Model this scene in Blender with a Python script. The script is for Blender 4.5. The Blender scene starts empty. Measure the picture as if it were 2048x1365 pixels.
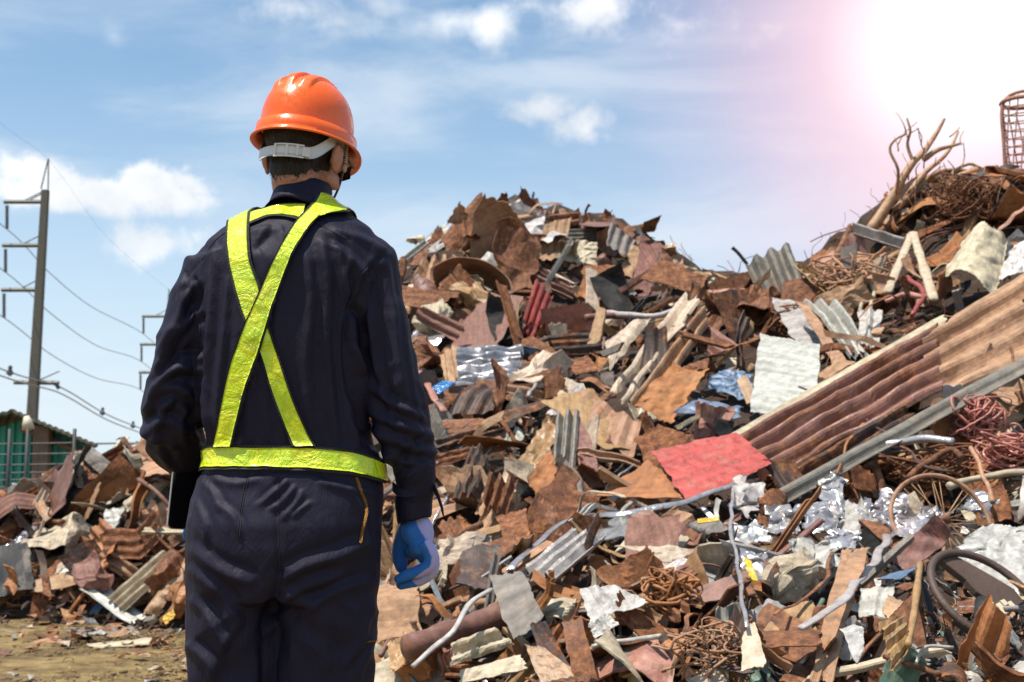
import bpy, math, random
import numpy as np
from mathutils import Vector, Matrix
from mathutils.bvhtree import BVHTree
R = math.radians
random.seed(7); RNG = np.random.default_rng(7)
SC = bpy.context.scene
COL = SC.collection

# ------------------------------------------------------------------ camera
CAMZ, TILT, LENS = 0.97, R(6.8), 45.0
F = LENS / 36 * 2048
cam = bpy.data.cameras.new('camera'); camo = bpy.data.objects.new('camera', cam); COL.objects.link(camo)
cam.lens = LENS; cam.sensor_width = 36; cam.clip_start = .05; cam.clip_end = 6000
camo.location = (0, 0, CAMZ); camo.rotation_euler = (R(90) + TILT, 0, 0)
cam.dof.use_dof = True; cam.dof.focus_distance = 2.55; cam.dof.aperture_fstop = 9.0
SC.camera = camo
CT, ST = math.cos(TILT), math.sin(TILT)
def dpx(px, py):
    x = (px - 1024) / F; u = (682.5 - py) / F
    return np.array([x, CT - u * ST, ST + u * CT])
def at(px, py, Y):
    d = dpx(px, py); p = d * (Y / d[1]); p[2] += CAMZ
    return p
def proj(P):
    P = np.asarray(P, float); q = P - np.array([0, 0, CAMZ])
    dep = q[..., 1] * CT + q[..., 2] * ST; up = -q[..., 1] * ST + q[..., 2] * CT
    return 1024 + F * q[..., 0] / dep, 682.5 - F * up / dep

# ------------------------------------------------------------------ light, sky, exposure
SUN = Vector((-0.30, -0.17, 0.94)).normalized()
sl = bpy.data.lights.new('sun', 'SUN'); so = bpy.data.objects.new('sun', sl); COL.objects.link(so)
sl.energy = 5.0; sl.angle = R(0.55); sl.color = (1, .925, .81)
so.rotation_euler = SUN.to_track_quat('Z', 'Y').to_euler(); so.location = (-8, -8, 20)
SC.view_settings.view_transform = 'Standard'; SC.view_settings.look = 'None'
SC.view_settings.exposure = 0.32; SC.view_settings.gamma = 1
SC.cycles.use_denoising = True
SC.cycles.max_bounces = 6; SC.cycles.diffuse_bounces = 1; SC.cycles.glossy_bounces = 3
SC.cycles.transparent_max_bounces = 6; SC.cycles.sample_clamp_indirect = 8

class NT:
    def __init__(s, tree): s.t = tree; s.n = tree.nodes; s.l = tree.links
    def node(s, typ, **kw):
        n = s.n.new(typ)
        for k, v in kw.items(): setattr(n, k, v)
        return n
    def put(s, sock, v):
        if isinstance(v, bpy.types.NodeSocket): s.l.new(v, sock)
        else: sock.default_value = v
    def math(s, op, a, b=0.0, c=None, clamp=False):
        n = s.node('ShaderNodeMath', operation=op, use_clamp=clamp); s.put(n.inputs[0], a); s.put(n.inputs[1], b)
        if c is not None: s.put(n.inputs[2], c)
        return n.outputs[0]
    def vm(s, op, a, b=None):
        n = s.node('ShaderNodeVectorMath', operation=op); s.put(n.inputs[0], a)
        if b is not None: s.put(n.inputs[1], b)
        return n.outputs['Value'] if op in ('LENGTH', 'DOT_PRODUCT', 'DISTANCE') else n.outputs[0]
    def mix(s, f, a, b, blend='MIX'):
        n = s.node('ShaderNodeMix', data_type='RGBA', blend_type=blend, clamp_factor=True)
        s.put(n.inputs[0], f); s.put(n.inputs[6], c4(a)); s.put(n.inputs[7], c4(b)); return n.outputs[2]
    def noise(s, vec, scale, detail=4, rough=.55, dist=0.0):
        n = s.node('ShaderNodeTexNoise'); s.put(n.inputs['Vector'], vec)
        n.inputs['Scale'].default_value = scale; n.inputs['Detail'].default_value = detail
        n.inputs['Roughness'].default_value = rough; n.inputs['Distortion'].default_value = dist
        return n.outputs[0]
    def ramp(s, f, stops):
        n = s.node('ShaderNodeValToRGB'); s.put(n.inputs[0], f); e = n.color_ramp.elements
        while len(e) < len(stops): e.new(.5)
        for k, (p, c) in enumerate(stops): e[k].position = p; e[k].color = c4(c)
        return n.outputs[0]
    def mr(s, v, a, b, c=0.0, d=1.0, smooth=False):
        n = s.node('ShaderNodeMapRange', interpolation_type='SMOOTHSTEP' if smooth else 'LINEAR')
        for i, x in enumerate((v, a, b, c, d)): s.put(n.inputs[i], x)
        return n.outputs[0]
def c4(c):
    if isinstance(c, bpy.types.NodeSocket): return c
    if isinstance(c, (int, float)): return (c, c, c, 1)
    return tuple(c) + (1,) if len(c) == 3 else tuple(c)

def make_world():
    w = bpy.data.worlds.new('World'); SC.world = w; w.use_nodes = True
    w.node_tree.nodes.clear(); N = NT(w.node_tree)
    tc = N.node('ShaderNodeTexCoord').outputs['Generated']
    sky = N.node('ShaderNodeTexSky', sky_type='NISHITA'); sky.sun_disc = False
    sky.sun_elevation = math.asin(SUN.z); sky.sun_rotation = math.atan2(SUN.x, SUN.y)
    sky.air_density = 1.0; sky.dust_density = 0.6; sky.ozone_density = 2.0
    base = N.mix(1.0, sky.outputs[0], (.74, 1.14, 1.24), 'MULTIPLY')
    sep = N.node('ShaderNodeSeparateXYZ'); N.put(sep.inputs[0], tc)
    z = sep.outputs[2]
    # thin high veil, whiter towards the horizon
    st = N.node('ShaderNodeMapping'); N.put(st.inputs[0], tc); st.inputs['Rotation'].default_value = (0, R(-24), 0); st.inputs['Scale'].default_value = (1.3, 1.3, 5.2)
    n1 = N.noise(st.outputs[0], 2.6, 7, .56, .35)
    veil = N.mr(n1, .40, .70, .10, .76, True)
    low = N.mr(z, .02, .36, .80, .10, True)
    veil = N.math('ADD', N.math('MULTIPLY', veil, N.mr(z, .5, .1, .75, 1.0)), N.math('MULTIPLY', low, N.math('SUBTRACT', 1.0, veil)), clamp=True)
    col = N.mix(veil, base, (6.6, 7.3, 8.0))
    # cumulus clouds, each about its own direction
    nz = N.noise(tc, 11, 9, .60, .3); nf = N.noise(tc, 34, 6, .6)
    nn = N.math('ADD', N.math('MULTIPLY', nz, .66), N.math('MULTIPLY', nf, .34))
    total = None
    for (px, py, rx, ry, amp, soft) in [(160,385,230,56,1,.2),(310,385,135,60,1,.2),(80,345,90,46,1,.22),(325,487,125,56,.85,.35),(600,18,110,40,.75,.6),(680,45,90,40,.7,.6),
            (760,8,60,30,.5,.6),(900,45,100,32,.6,.6),(990,62,60,50,.8,.5),(1180,20,150,60,.9,.5),(1360,50,140,72,.9,.5),(1085,222,85,34,.9,.45),(1165,256,92,42,.95,.45),
            (228,72,30,30,.3,.8),(-200,420,190,70,.9,.3),(2500,300,400,120,.8,.4),(-900,200,400,140,.8,.4)]:
        d = dpx(px, py); ln = np.linalg.norm(d); d = d / ln
        v = N.vm('SUBTRACT', tc, tuple(d))
        v = N.vm('MULTIPLY', v, (F / rx * ln, F / 900, F / ry * ln))
        L = N.vm('LENGTH', v)
        f = N.math('ADD', N.math('SUBTRACT', 1.0, L), N.math('MULTIPLY', N.math('SUBTRACT', nn, .5), 3.4 if soft < .3 else 5.2))
        m = N.math('MULTIPLY', N.mr(f, -.05, soft * 2.4, 0, 1, True), amp)
        total = m if total is None else N.math('MAXIMUM', total, m)
    shade = N.ramp(N.noise(tc, 7, 5), [(.35, (6.6, 7.0, 7.5)), (.58, (9.6, 9.6, 9.6))])
    col = N.mix(total, col, shade)
    # bright hazy aureole high on the right
    g = dpx(1935, 85); g /= np.linalg.norm(g)
    dist = N.vm('LENGTH', N.vm('SUBTRACT', tc, tuple(g)))
    dn = N.math('MULTIPLY', dist, 2.6)
    gf = N.ramp(dn, [(0, 1.), (.14, 1.), (.24, .86), (.36, .58), (.50, .30), (.66, .10), (.85, 0.)])
    gc = N.ramp(dn, [(0, (13, 13, 13)), (.10, (10.5, 10.3, 10.4)), (.17, (9.4, 8.4, 8.8)), (.27, (9.0, 6.3, 7.0)), (.42, (8.2, 5.6, 6.6)), (.7, (6.5, 5.6, 7.0))])
    col = N.mix(gf, col, gc)
    bg = N.node('ShaderNodeBackground'); N.put(bg.inputs[0], col); bg.inputs[1].default_value = .10
    out = N.node('ShaderNodeOutputWorld'); N.l.new(bg.outputs[0], out.inputs[0])
make_world()

# ------------------------------------------------------------------ noise and mesh helpers
def vnoise(p, seed=0):
    p = np.asarray(p, float); i = np.floor(p).astype(np.int64); f = p - i; f = f * f * (3 - 2 * f)
    def h(a, b, c):
        n = (a * 374761393 + b * 668265263 + c * 2147483647 + seed * 974634777) & 0xffffffff
        n = ((n ^ (n >> 13)) * 1274126177) & 0xffffffff
        n = ((n ^ (n >> 16)) * 2246822519) & 0xffffffff
        return ((n ^ (n >> 15)) & 0xffffff) / float(0x7fffff) - 1
    r = 0
    for dx in (0, 1):
        for dy in (0, 1):
            for dz in (0, 1):
                w = (f[..., 0] if dx else 1 - f[..., 0]) * (f[..., 1] if dy else 1 - f[..., 1]) * (f[..., 2] if dz else 1 - f[..., 2])
                r = r + w * h(i[..., 0] + dx, i[..., 1] + dy, i[..., 2] + dz)
    return r
def pnoise(p, seed=0):
    p = np.asarray(p, float); i = np.floor(p).astype(np.int64); f = p - i; w = f * f * f * (f * (f * 6 - 15) + 10); r = 0
    for dx in (0, 1):
        for dy in (0, 1):
            for dz in (0, 1):
                n = ((i[..., 0] + dx) * 374761393 + (i[..., 1] + dy) * 668265263 + (i[..., 2] + dz) * 2147483629 + seed * 974634777) & 0xffffffff
                n = ((n ^ (n >> 13)) * 1274126177) & 0xffffffff; n = n ^ (n >> 16); a = (n & 0xffff) / 65535. * 2 * np.pi; c = ((n >> 16) & 0xffff) / 32767.5 - 1; q = np.sqrt(np.maximum(0, 1 - c * c))
                g = q * np.cos(a) * (f[..., 0] - dx) + q * np.sin(a) * (f[..., 1] - dy) + c * (f[..., 2] - dz)
                r = r + g * (w[..., 0] if dx else 1 - w[..., 0]) * (w[..., 1] if dy else 1 - w[..., 1]) * (w[..., 2] if dz else 1 - w[..., 2])
    return r * 1.5
def fbm(p, seed=0, o=4):
    p = np.asarray(p, float); a, r = 1.0, 0
    for k in range(o): r = r + a * vnoise(p * 2 ** k + k * 7.3, seed + k); a *= .5
    return r
def sstep(a, b, x):
    t = np.clip((x - a) / (b - a), 0, 1); return t * t * (3 - 2 * t)

def mesh_np(name, V, Fc, mat=None, smooth=False, attrs=None):
    """V (n,3); Fc = list of arrays (k,3) or (k,4)"""
    me = bpy.data.meshes.new(name)
    if not isinstance(Fc, (list, tuple)): Fc = [Fc]
    Fc = [np.asarray(f, np.int32) for f in Fc if len(f)]
    V = np.ascontiguousarray(V, np.float32)
    me.vertices.add(len(V)); me.vertices.foreach_set('co', V.ravel())
    loops = np.concatenate([f.ravel() for f in Fc]); cnt = np.concatenate([np.full(len(f), f.shape[1], np.int32) for f in Fc])
    st = np.concatenate([[0], np.cumsum(cnt)[:-1]]).astype(np.int32)
    me.loops.add(len(loops)); me.loops.foreach_set('vertex_index', loops)
    me.polygons.add(len(cnt)); me.polygons.foreach_set('loop_start', st); me.polygons.foreach_set('loop_total', cnt)
    me.polygons.foreach_set('use_smooth', np.full(len(cnt), bool(smooth)))
    if attrs:
        for k, a in attrs.items():
            at_ = me.attributes.new(k, 'FLOAT_COLOR', 'POINT'); at_.data.foreach_set('color', np.ascontiguousarray(a, np.float32).ravel())
    me.update(calc_edges=True); me.validate()
    if mat: me.materials.append(mat)
    return me
def obj(name, me, parent=None, **props):
    o = bpy.data.objects.new(name, me); COL.objects.link(o)
    if parent is not None: o.parent = parent
    for k, v in props.items(): o[k] = v
    return o
def empty(name, loc=(0, 0, 0), **props):
    o = bpy.data.objects.new(name, None); COL.objects.link(o); o.location = loc; o.empty_display_size = .1
    for k, v in props.items(): o[k] = v
    return o
def local(o, V):
    return np.asarray(V, float) - np.array(o.location)
class MB:
    def __init__(s): s.V = []; s.Q = []; s.T = []; s.n = 0
    def add(s, V, Q=None, T=None):
        V = np.asarray(V, float).reshape(-1, 3); s.V.append(V)
        if Q is not None and len(Q): s.Q.append(np.asarray(Q, int) + s.n)
        if T is not None and len(T): s.T.append(np.asarray(T, int) + s.n)
        s.n += len(V); return s
    def arr(s):
        fs = []
        if s.Q: fs.append(np.concatenate(s.Q))
        if s.T: fs.append(np.concatenate(s.T))
        return np.concatenate(s.V), fs
    def mesh(s, name, mat=None, smooth=False, off=None, attrs=None):
        V, fs = s.arr()
        if off is not None: V = V - np.array(off)
        return mesh_np(name, V, fs, mat, smooth, attrs)
    def box(s, c, h, M=None):
        c = np.array(c, float); h = np.array(h, float)
        P = np.array([[x, y, z] for x in (-1, 1) for y in (-1, 1) for z in (-1, 1)], float) * h
        if M is not None: P = P @ np.array(M).T
        return s.add(P + c, [[0, 1, 3, 2], [4, 6, 7, 5], [0, 4, 5, 1], [2, 3, 7, 6], [0, 2, 6, 4], [1, 5, 7, 3]])
    def tube(s, P, r, n=8, closed=False, cap=True, ry=None):
        P = np.asarray(P, float); k = len(P); r = np.broadcast_to(np.asarray(r, float), (k,))
        T = np.roll(P, -1, 0) - np.roll(P, 1, 0) if closed else np.gradient(P, axis=0)
        T /= np.linalg.norm(T, axis=1)[:, None] + 1e-9
        ref = np.array([0, 0, 1.]) if abs(T[0, 2]) < .9 else np.array([1., 0, 0]); V = []
        u = np.cross(T[0], ref); u /= np.linalg.norm(u)
        a = np.linspace(0, 2 * np.pi, n, endpoint=False)
        for i in range(k):
            u = u - T[i] * (u @ T[i]); u /= np.linalg.norm(u) + 1e-9; v = np.cross(T[i], u)
            rr = r[i]; r2 = rr if ry is None else ry
            V.append(P[i] + np.outer(np.cos(a), u) * rr + np.outer(np.sin(a), v) * r2)
        V = np.concatenate(V); Q = []
        for i in range(k if closed else k - 1):
            j = (i + 1) % k
            for q in range(n): Q.append([i * n + q, i * n + (q + 1) % n, j * n + (q + 1) % n, j * n + q])
        Tr = []
        if cap and not closed:
            V = np.concatenate([V, [P[0]], [P[-1]]]); e = k * n
            for q in range(n): Tr.append([e, (q + 1) % n, q]); Tr.append([e + 1, (k - 1) * n + q, (k - 1) * n + (q + 1) % n])
        return s.add(V, Q, Tr)
    def rings(s, rings, cap=True):
        rings = np.asarray(rings, float); k, n = rings.shape[:2]; V = rings.reshape(-1, 3); Q = []; Tr = []
        for i in range(k - 1):
            for q in range(n): Q.append([i * n + q, i * n + (q + 1) % n, (i + 1) * n + (q + 1) % n, (i + 1) * n + q])
        if cap:
            V = np.concatenate([V, [rings[0].mean(0)], [rings[-1].mean(0)]]); e = k * n
            for q in range(n): Tr.append([e, (q + 1) % n, q]); Tr.append([e + 1, (k - 1) * n + q, (k - 1) * n + (q + 1) % n])
        return s.add(V, Q, Tr)
    def ball(s, c, r, M=None, n=16):
        th = np.linspace(.02, np.pi - .02, n); a = np.linspace(0, 2 * np.pi, n * 2, endpoint=False); r = np.broadcast_to(np.array(r, float), (3,))
        G = np.stack([np.outer(np.sin(th), np.cos(a)) * r[0], np.outer(np.sin(th), np.sin(a)) * r[1], np.outer(np.cos(th), np.ones_like(a)) * r[2]], -1)
        if M is not None: G = G @ np.array(M).T
        return s.rings(G + np.array(c))
    def grid(s, G, thick=.003):
        """thick sheet over a (n,m,3) grid"""
        n, m = G.shape[:2]
        du = np.gradient(G, axis=0); dv = np.gradient(G, axis=1); N = np.cross(du, dv)
        N /= np.linalg.norm(N, axis=2)[..., None] + 1e-9
        A = (G + N * thick / 2).reshape(-1, 3); B = (G - N * thick / 2).reshape(-1, 3)
        V, Q = np.concatenate([A, B]), grid_faces(n, m)
        return s.add(V, Q)
_gf = {}
def grid_faces(n, m):
    if (n, m) in _gf: return _gf[(n, m)]
    i = np.arange(n * m).reshape(n, m); a, b, c, d = i[:-1, :-1].ravel(), i[1:, :-1].ravel(), i[1:, 1:].ravel(), i[:-1, 1:].ravel()
    top = np.stack([a, b, c, d], 1); bot = np.stack([d, c, b, a], 1) + n * m; o = n * m
    E = []
    for line, fl in ((i[:, 0], 0), (i[:, -1], 1), (i[0], 1), (i[-1], 0)):
        p, q = line[:-1], line[1:]
        w = np.stack([p, p + o, q + o, q], 1); E.append(w if fl else w[:, ::-1])
    _gf[(n, m)] = np.concatenate([top, bot] + E); return _gf[(n, m)]

def catmull(P, n):
    P = np.asarray(P, float)
    if len(P) == 2: return P[0] + np.linspace(0, 1, n)[:, None] * (P[1] - P[0])
    Q = np.concatenate([[2 * P[0] - P[1]], P, [2 * P[-1] - P[-2]]]); out = []
    for t in np.linspace(0, len(P) - 1 - 1e-6, n):
        i = int(t); f = t - i; a, b, c, d = Q[i:i + 4]
        out.append(.5 * ((2 * b) + (-a + c) * f + (2 * a - 5 * b + 4 * c - d) * f * f + (-a + 3 * b - 3 * c + d) * f ** 3))
    return np.array(out)

# ------------------------------------------------------------------ materials
def mat(name, col, rough=.6, metal=0., bump=0., bscale=40, var=.12, vscale=6, **kw):
    m = bpy.data.materials.new(name); m.use_nodes = True; N = NT(m.node_tree)
    b = N.n['Principled BSDF']; tc = N.node('ShaderNodeTexCoord').outputs['Object']
    n = N.noise(tc, vscale, 6, .6)
    c = N.mix(n, tuple(x * (1 - var * 2) for x in col), tuple(min(1, x * (1 + var * 2)) for x in col))
    N.put(b.inputs['Base Color'], c); b.inputs['Roughness'].default_value = rough; b.inputs['Metallic'].default_value = metal
    for k, v in kw.items(): b.inputs[k.replace('_', ' ')].default_value = v
    if bump:
        bn = N.node('ShaderNodeBump'); bn.inputs['Strength'].default_value = bump; bn.inputs['Distance'].default_value = .01
        N.put(bn.inputs['Height'], N.noise(tc, bscale, 5, .6)); N.put(b.inputs['Normal'], bn.outputs[0])
    return m

def scrap_mat():
    m = bpy.data.materials.new('weathered_scrap'); m.use_nodes = True; N = NT(m.node_tree); b = N.n['Principled BSDF']
    A = N.node('ShaderNodeAttribute', attribute_name='tint'); P = N.node('ShaderNodeAttribute', attribute_name='par')
    S = N.node('ShaderNodeSeparateColor'); N.put(S.inputs[0], P.outputs[0])
    LC = N.node('ShaderNodeAttribute', attribute_name='loc').outputs['Vector']; sm = N.node('ShaderNodeMapping'); N.put(sm.inputs[0], LC); sm.inputs['Scale'].default_value = (2.2, 34, 2.2)
    tc = N.node('ShaderNodeTexCoord').outputs['Object']
    off = N.node('ShaderNodeCombineXYZ'); N.put(off.inputs[0], N.math('MULTIPLY', S.outputs[2], 37)); N.put(off.inputs[1], N.math('MULTIPLY', S.outputs[2], 91))
    v = N.vm('ADD', tc, off.outputs[0])
    big = N.noise(v, 3.2, 8, .62, .6); fine = N.noise(v, 22, 7, .65); spk = N.noise(v, 75, 4, .6)
    rust = N.ramp(N.math('ADD', N.math('MULTIPLY', fine, .7), N.math('MULTIPLY', spk, .3)), [(.28, (.022, .009, .005)), (.43, (.095, .034, .014)), (.55, (.22, .085, .034)), (.70, (.40, .20, .09))])
    sv = N.vm('ADD', sm.outputs[0], off.outputs[0]); streak = N.noise(sv, 1.0, 5, .65)
    f = N.math('ADD', N.math('MULTIPLY', big, .46), N.math('ADD', N.math('MULTIPLY', fine, .28), N.math('MULTIPLY', streak, .26)))
    thr = N.mr(A.outputs['Alpha'], 0, 1, .70, .30)
    mask = N.mr(f, thr, N.math('ADD', thr, .07), 0, 1, True)
    paint = N.mix(N.mr(fine, .3, .7), N.mix(1, A.outputs[0], (.62, .58, .56), 'MULTIPLY'), N.mix(1, A.outputs[0], (1.22, 1.2, 1.18), 'MULTIPLY'))
    dust = N.mr(N.noise(v, 5.5, 8, .7, .4), .52, .70, 0, .38, True)
    paint = N.mix(dust, paint, (.30, .20, .13))
    col = N.mix(N.math('MULTIPLY', mask, .88), paint, rust)
    col = N.mix(1, col, N.ramp(streak, [(.30, .62), (.5, 1.), (.7, 1.25)]), 'MULTIPLY')
    N.put(b.inputs['Base Color'], col)
    N.put(b.inputs['Metallic'], N.math('MULTIPLY', S.outputs[0], N.math('SUBTRACT', 1, mask)))
    N.put(b.inputs['Roughness'], N.math('ADD', N.math('MULTIPLY', mask, .25), S.outputs[1], clamp=True))
    bn = N.node('ShaderNodeBump'); bn.inputs['Strength'].default_value = .35; bn.inputs['Distance'].default_value = .012
    N.put(bn.inputs['Height'], N.math('ADD', fine, N.math('MULTIPLY', spk, .5))); N.put(b.inputs['Normal'], bn.outputs[0])
    return m
M_SCRAP = scrap_mat()

def ground_mat():
    m = bpy.data.materials.new('dry_earth'); m.use_nodes = True; N = NT(m.node_tree); b = N.n['Principled BSDF']
    tc = N.node('ShaderNodeTexCoord').outputs['Object']
    a = N.noise(tc, 1.6, 9, .68, .6); f = N.noise(tc, 9, 9, .75); s = N.noise(tc, 60, 4)
    c = N.ramp(N.math('ADD', N.math('MULTIPLY', a, .5), N.math('MULTIPLY', f, .5)), [(.36, (.05, .030, .014)), (.47, (.17, .112, .040)), (.56, (.30, .21, .080)), (.68, (.42, .32, .18))])
    N.put(b.inputs['Base Color'], c); b.inputs['Roughness'].default_value = .95
    bn = N.node('ShaderNodeBump'); bn.inputs['Strength'].default_value = .8; bn.inputs['Distance'].default_value = .04
    N.put(bn.inputs['Height'], N.math('ADD', f, N.math('MULTIPLY', s, .3))); N.put(b.inputs['Normal'], bn.outputs[0])
    return m

# ------------------------------------------------------------------ ground and mound
def build_ground():
    xs = np.concatenate([[-3000, -600, -120, -40], np.linspace(-16, 16, 129), [40, 120, 600, 3000]])
    ys = np.concatenate([[-300, -60, -15], np.linspace(-4, 26, 121), [45, 120, 600, 4000]])
    X, Y = np.meshgrid(xs, ys, indexing='ij')
    near = np.exp(-((X / 18) ** 4 + ((Y - 10) / 18) ** 4))
    Z = near * (.035 * fbm(np.stack([X * .8, Y * .8, X * 0], -1), 5) + .012 * fbm(np.stack([X * 5, Y * 5, X * 0], -1), 9, 3))
    G = np.stack([X, Y, Z], -1); i = np.arange(X.size).reshape(X.shape)
    Q = np.stack([i[:-1, :-1].ravel(), i[1:, :-1].ravel(), i[1:, 1:].ravel(), i[:-1, 1:].ravel()], 1)
    obj('ground', mesh_np('ground', G.reshape(-1, 3), Q, ground_mat(), True), kind='structure')
build_ground()

CP = []
for row, lst in ((1365, [(760,5.2),(1000,4.8),(1300,4.4),(1600,4.1),(1900,3.8),(2100,3.6),(2500,3.4)]),
                 (1200, [(760,5.9),(1000,5.6),(1300,5.2),(1600,4.9),(1900,4.6),(2100,4.4),(2500,4.2)]),
                 (1000, [(800,7.3),(1100,7),(1350,6.6),(1650,6.3),(1900,6),(2100,5.8),(2500,5.6)]),
                 (800, [(600,9.6),(870,9),(1100,9),(1350,8.4),(1650,7.6),(1900,7),(2100,6.8),(2500,6.6)]),
                 (660, [(700,11.5),(830,11),(1100,11),(1350,10.2),(1650,9),(1900,8.2),(2100,8),(2500,7.8)]),
                 (520, [(860,13),(1000,13),(1200,12.7),(1720,10.5),(1900,9.6),(2100,9.3),(2500,9.2)])):
    for px, Y in lst: CP.append(at(px, row, Y))
RIDGE = [(-300,1040,12.6),(-100,1010,12.5),(0,1000,12.5),(60,975,12.5),(150,935,12.5),(230,910,12.5),(300,905,12.6),(420,860,13),(560,760,13.4),(700,640,13.8),(810,545,13.9),(870,500,14),
         (930,435,14.2),(1000,425,14.2),(1070,420,14.2),(1150,430,14.2),(1230,445,14),(1300,485,13.7),(1360,565,13.2),(1450,585,12.3),(1560,580,11.7),
         (1640,540,11.3),(1740,470,11),(1850,400,11),(1950,370,10.8),(2050,355,10.8),(2200,350,10.8),(2500,380,10.8)]
for r in RIDGE: CP.append(at(r[0], r[1] - (48 if 1500 < r[0] < 1900 else 30 if r[0] > 1400 else 12), r[2]))
for px, py, Y in [(-200,1150,11),(0,1110,11),(150,1080,11),(300,1050,10.9),(0,1210,10.1),(150,1212,10),(300,1210,9.8),(420,1200,9.4),(600,1250,8),(700,1330,6.2),(500,1000,10.8),(650,900,10)]: CP.append(at(px, py, Y))
CPg = [(-20,9.6),(-8,9.6),(-5,9.8),(-4,9.7),(-3,9.6),(-2.2,9.0),(-1.6,7.8),(-1.1,6.4),(-.75,5.2),(-.35,4.5),(.2,4.0),(.8,3.5),(1.5,2.7),(3,2.0),(6,1.5),
       (-6,15.5),(-3,16.5),(0,19),(3,19.5),(6,17),(10,15),(-9,15),(-14,12),(-6,8),(-3,7),(-2,5),(-1,3),(0,2.5),(-12,20),(0,24),(12,22),(-1.5,4),(.8,2.4),(1.6,1.8)]
P3 = np.array(CP); P3 = np.concatenate([P3, np.array([[x, y, -.05] for x, y in CPg])])
_d = np.linalg.norm(P3[:, None, :2] - P3[None, :, :2], axis=2)
_W = np.linalg.solve(_d + np.eye(len(P3)) * -.02, P3[:, 2] - 0)      # linear radial basis
def Hbase(x, y):
    q = np.stack([np.asarray(x, float), np.asarray(y, float)], -1); sh = q.shape[:-1]; q = q.reshape(-1, 2); out = np.empty(len(q))
    for i in range(0, len(q), 20000): out[i:i + 20000] = np.linalg.norm(q[i:i + 20000, None] - P3[None, :, :2], axis=2) @ _W
    return out.reshape(sh)
GX = np.linspace(-11, 12, 300); GY = np.linspace(1.2, 21, 260)
_X, _Y = np.meshgrid(GX, GY, indexing='ij'); HG = Hbase(_X, _Y)
HG = HG + (HG > .05) * (.09 * fbm(np.stack([_X * 1.1, _Y * 1.1, _X * 0], -1), 3, 4))
def H(x, y):
    fx = np.clip((np.asarray(x, float) - GX[0]) / (GX[1] - GX[0]), 0, len(GX) - 1.001); fy = np.clip((np.asarray(y, float) - GY[0]) / (GY[1] - GY[0]), 0, len(GY) - 1.001)
    i = fx.astype(int); j = fy.astype(int); a = fx - i; b = fy - j
    return HG[i, j] * (1 - a) * (1 - b) + HG[i + 1, j] * a * (1 - b) + HG[i, j + 1] * (1 - a) * b + HG[i + 1, j + 1] * a * b
def surf(px, py, lo=2.9, hi=16.5):
    """distance at which the view ray meets the mound; None when it misses"""
    Ys = np.linspace(lo, hi, 400); d = dpx(px, py)
    x = d[0] / d[1] * Ys; z = CAMZ + d[2] / d[1] * Ys
    k = np.nonzero(z < np.maximum(H(x, Ys), 0))[0]
    return None if len(k) == 0 else Ys[k[0]]
def nrm(x, y, e=.15):
    n = np.array([H(x - e, y) - H(x + e, y), H(x, y - e) - H(x, y + e), 2 * e]); return n / np.linalg.norm(n)
def build_mound():
    P = np.stack([_X, _Y, HG], -1); n = vnoise(P * 5.5, 2) * .05 + vnoise(P * 13, 4) * .025
    P[..., 2] += np.where(HG > .03, n - .05, -.3)
    P[..., 2] = np.maximum(P[..., 2], -.4)
    i = np.arange(_X.size).reshape(_X.shape)
    Q = np.stack([i[:-1, :-1].ravel(), i[1:, :-1].ravel(), i[1:, 1:].ravel(), i[:-1, 1:].ravel()], 1)
    m = mat('compacted_scrap_earth', (.040, .021, .012), .95, bump=1, bscale=14, var=.35, vscale=5)
    obj('mound', mesh_np('mound', P.reshape(-1, 3), Q, m, False), kind='structure')
build_mound()

# ------------------------------------------------------------------ scrap pieces
TS = .78
TINTS = {  # colour name -> base colour, rust, metallic, roughness
 'rust-brown': ((.25, .105, .052), .8, 0, .75), 'dark brown': ((.075, .045, .035), .55, 0, .8), 'tan': ((.50, .29, .165), .36, 0, .8),
 'cream': ((.62, .52, .38), .2, 0, .75), 'weathered grey': ((.24, .215, .19), .3, 0, .7), 'pale grey': ((.50, .48, .45), .22, .0, .6),
 'orange rust': ((.46, .19, .065), .45, 0, .8), 'red-brown': ((.27, .125, .095), .35, 0, .7), 'faded red': ((.46, .10, .085), .12, 0, .6),
 'white': ((.60, .59, .56), .12, 0, .5), 'crushed cans': ((.42, .44, .47), .12, .45, .42), 'silver': ((.62, .62, .63), .10, .6, .40), 'salmon': ((.52, .26, .19), .3, 0, .7),
 'steel blue': ((.16, .25, .38), .15, .1, .5), 'bright blue': ((.03, .22, .60), .02, 0, .4), 'yellow': ((.80, .52, .04), .05, 0, .5),
 'golden brown': ((.46, .27, .12), .3, 0, .6), 'blackened': ((.018, .016, .016), .15, 0, .8), 'greenish': ((.14, .26, .20), .2, 0, .6), 'pinkish brown': ((.34, .165, .115), .42, 0, .6), 'clay red': ((.52, .075, .062), .06, 0, .6), 'pink': ((.60, .22, .17), .15, 0, .5)}
def attrs(n, tint, seed=None, jit=.12, loc=None):
    c, r, me, ro = TINTS[tint]; j = 1 + random.uniform(-jit, jit); s = random.random() if seed is None else seed
    t = np.tile(np.array([c[0] * j * TS, c[1] * j * TS * random.uniform(.95, 1.05), c[2] * j * TS, np.clip(r + random.uniform(-.12, .15), 0, 1)]), (n, 1))
    lc = np.zeros((n, 4)); lc[:, 3] = 1
    if loc is not None: lc[:, :3] = loc
    return {'tint': t, 'par': np.tile(np.array([me, max(.15, ro + random.uniform(-.28, .05)), s, 1.]), (n, 1)), 'loc': lc}
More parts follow.
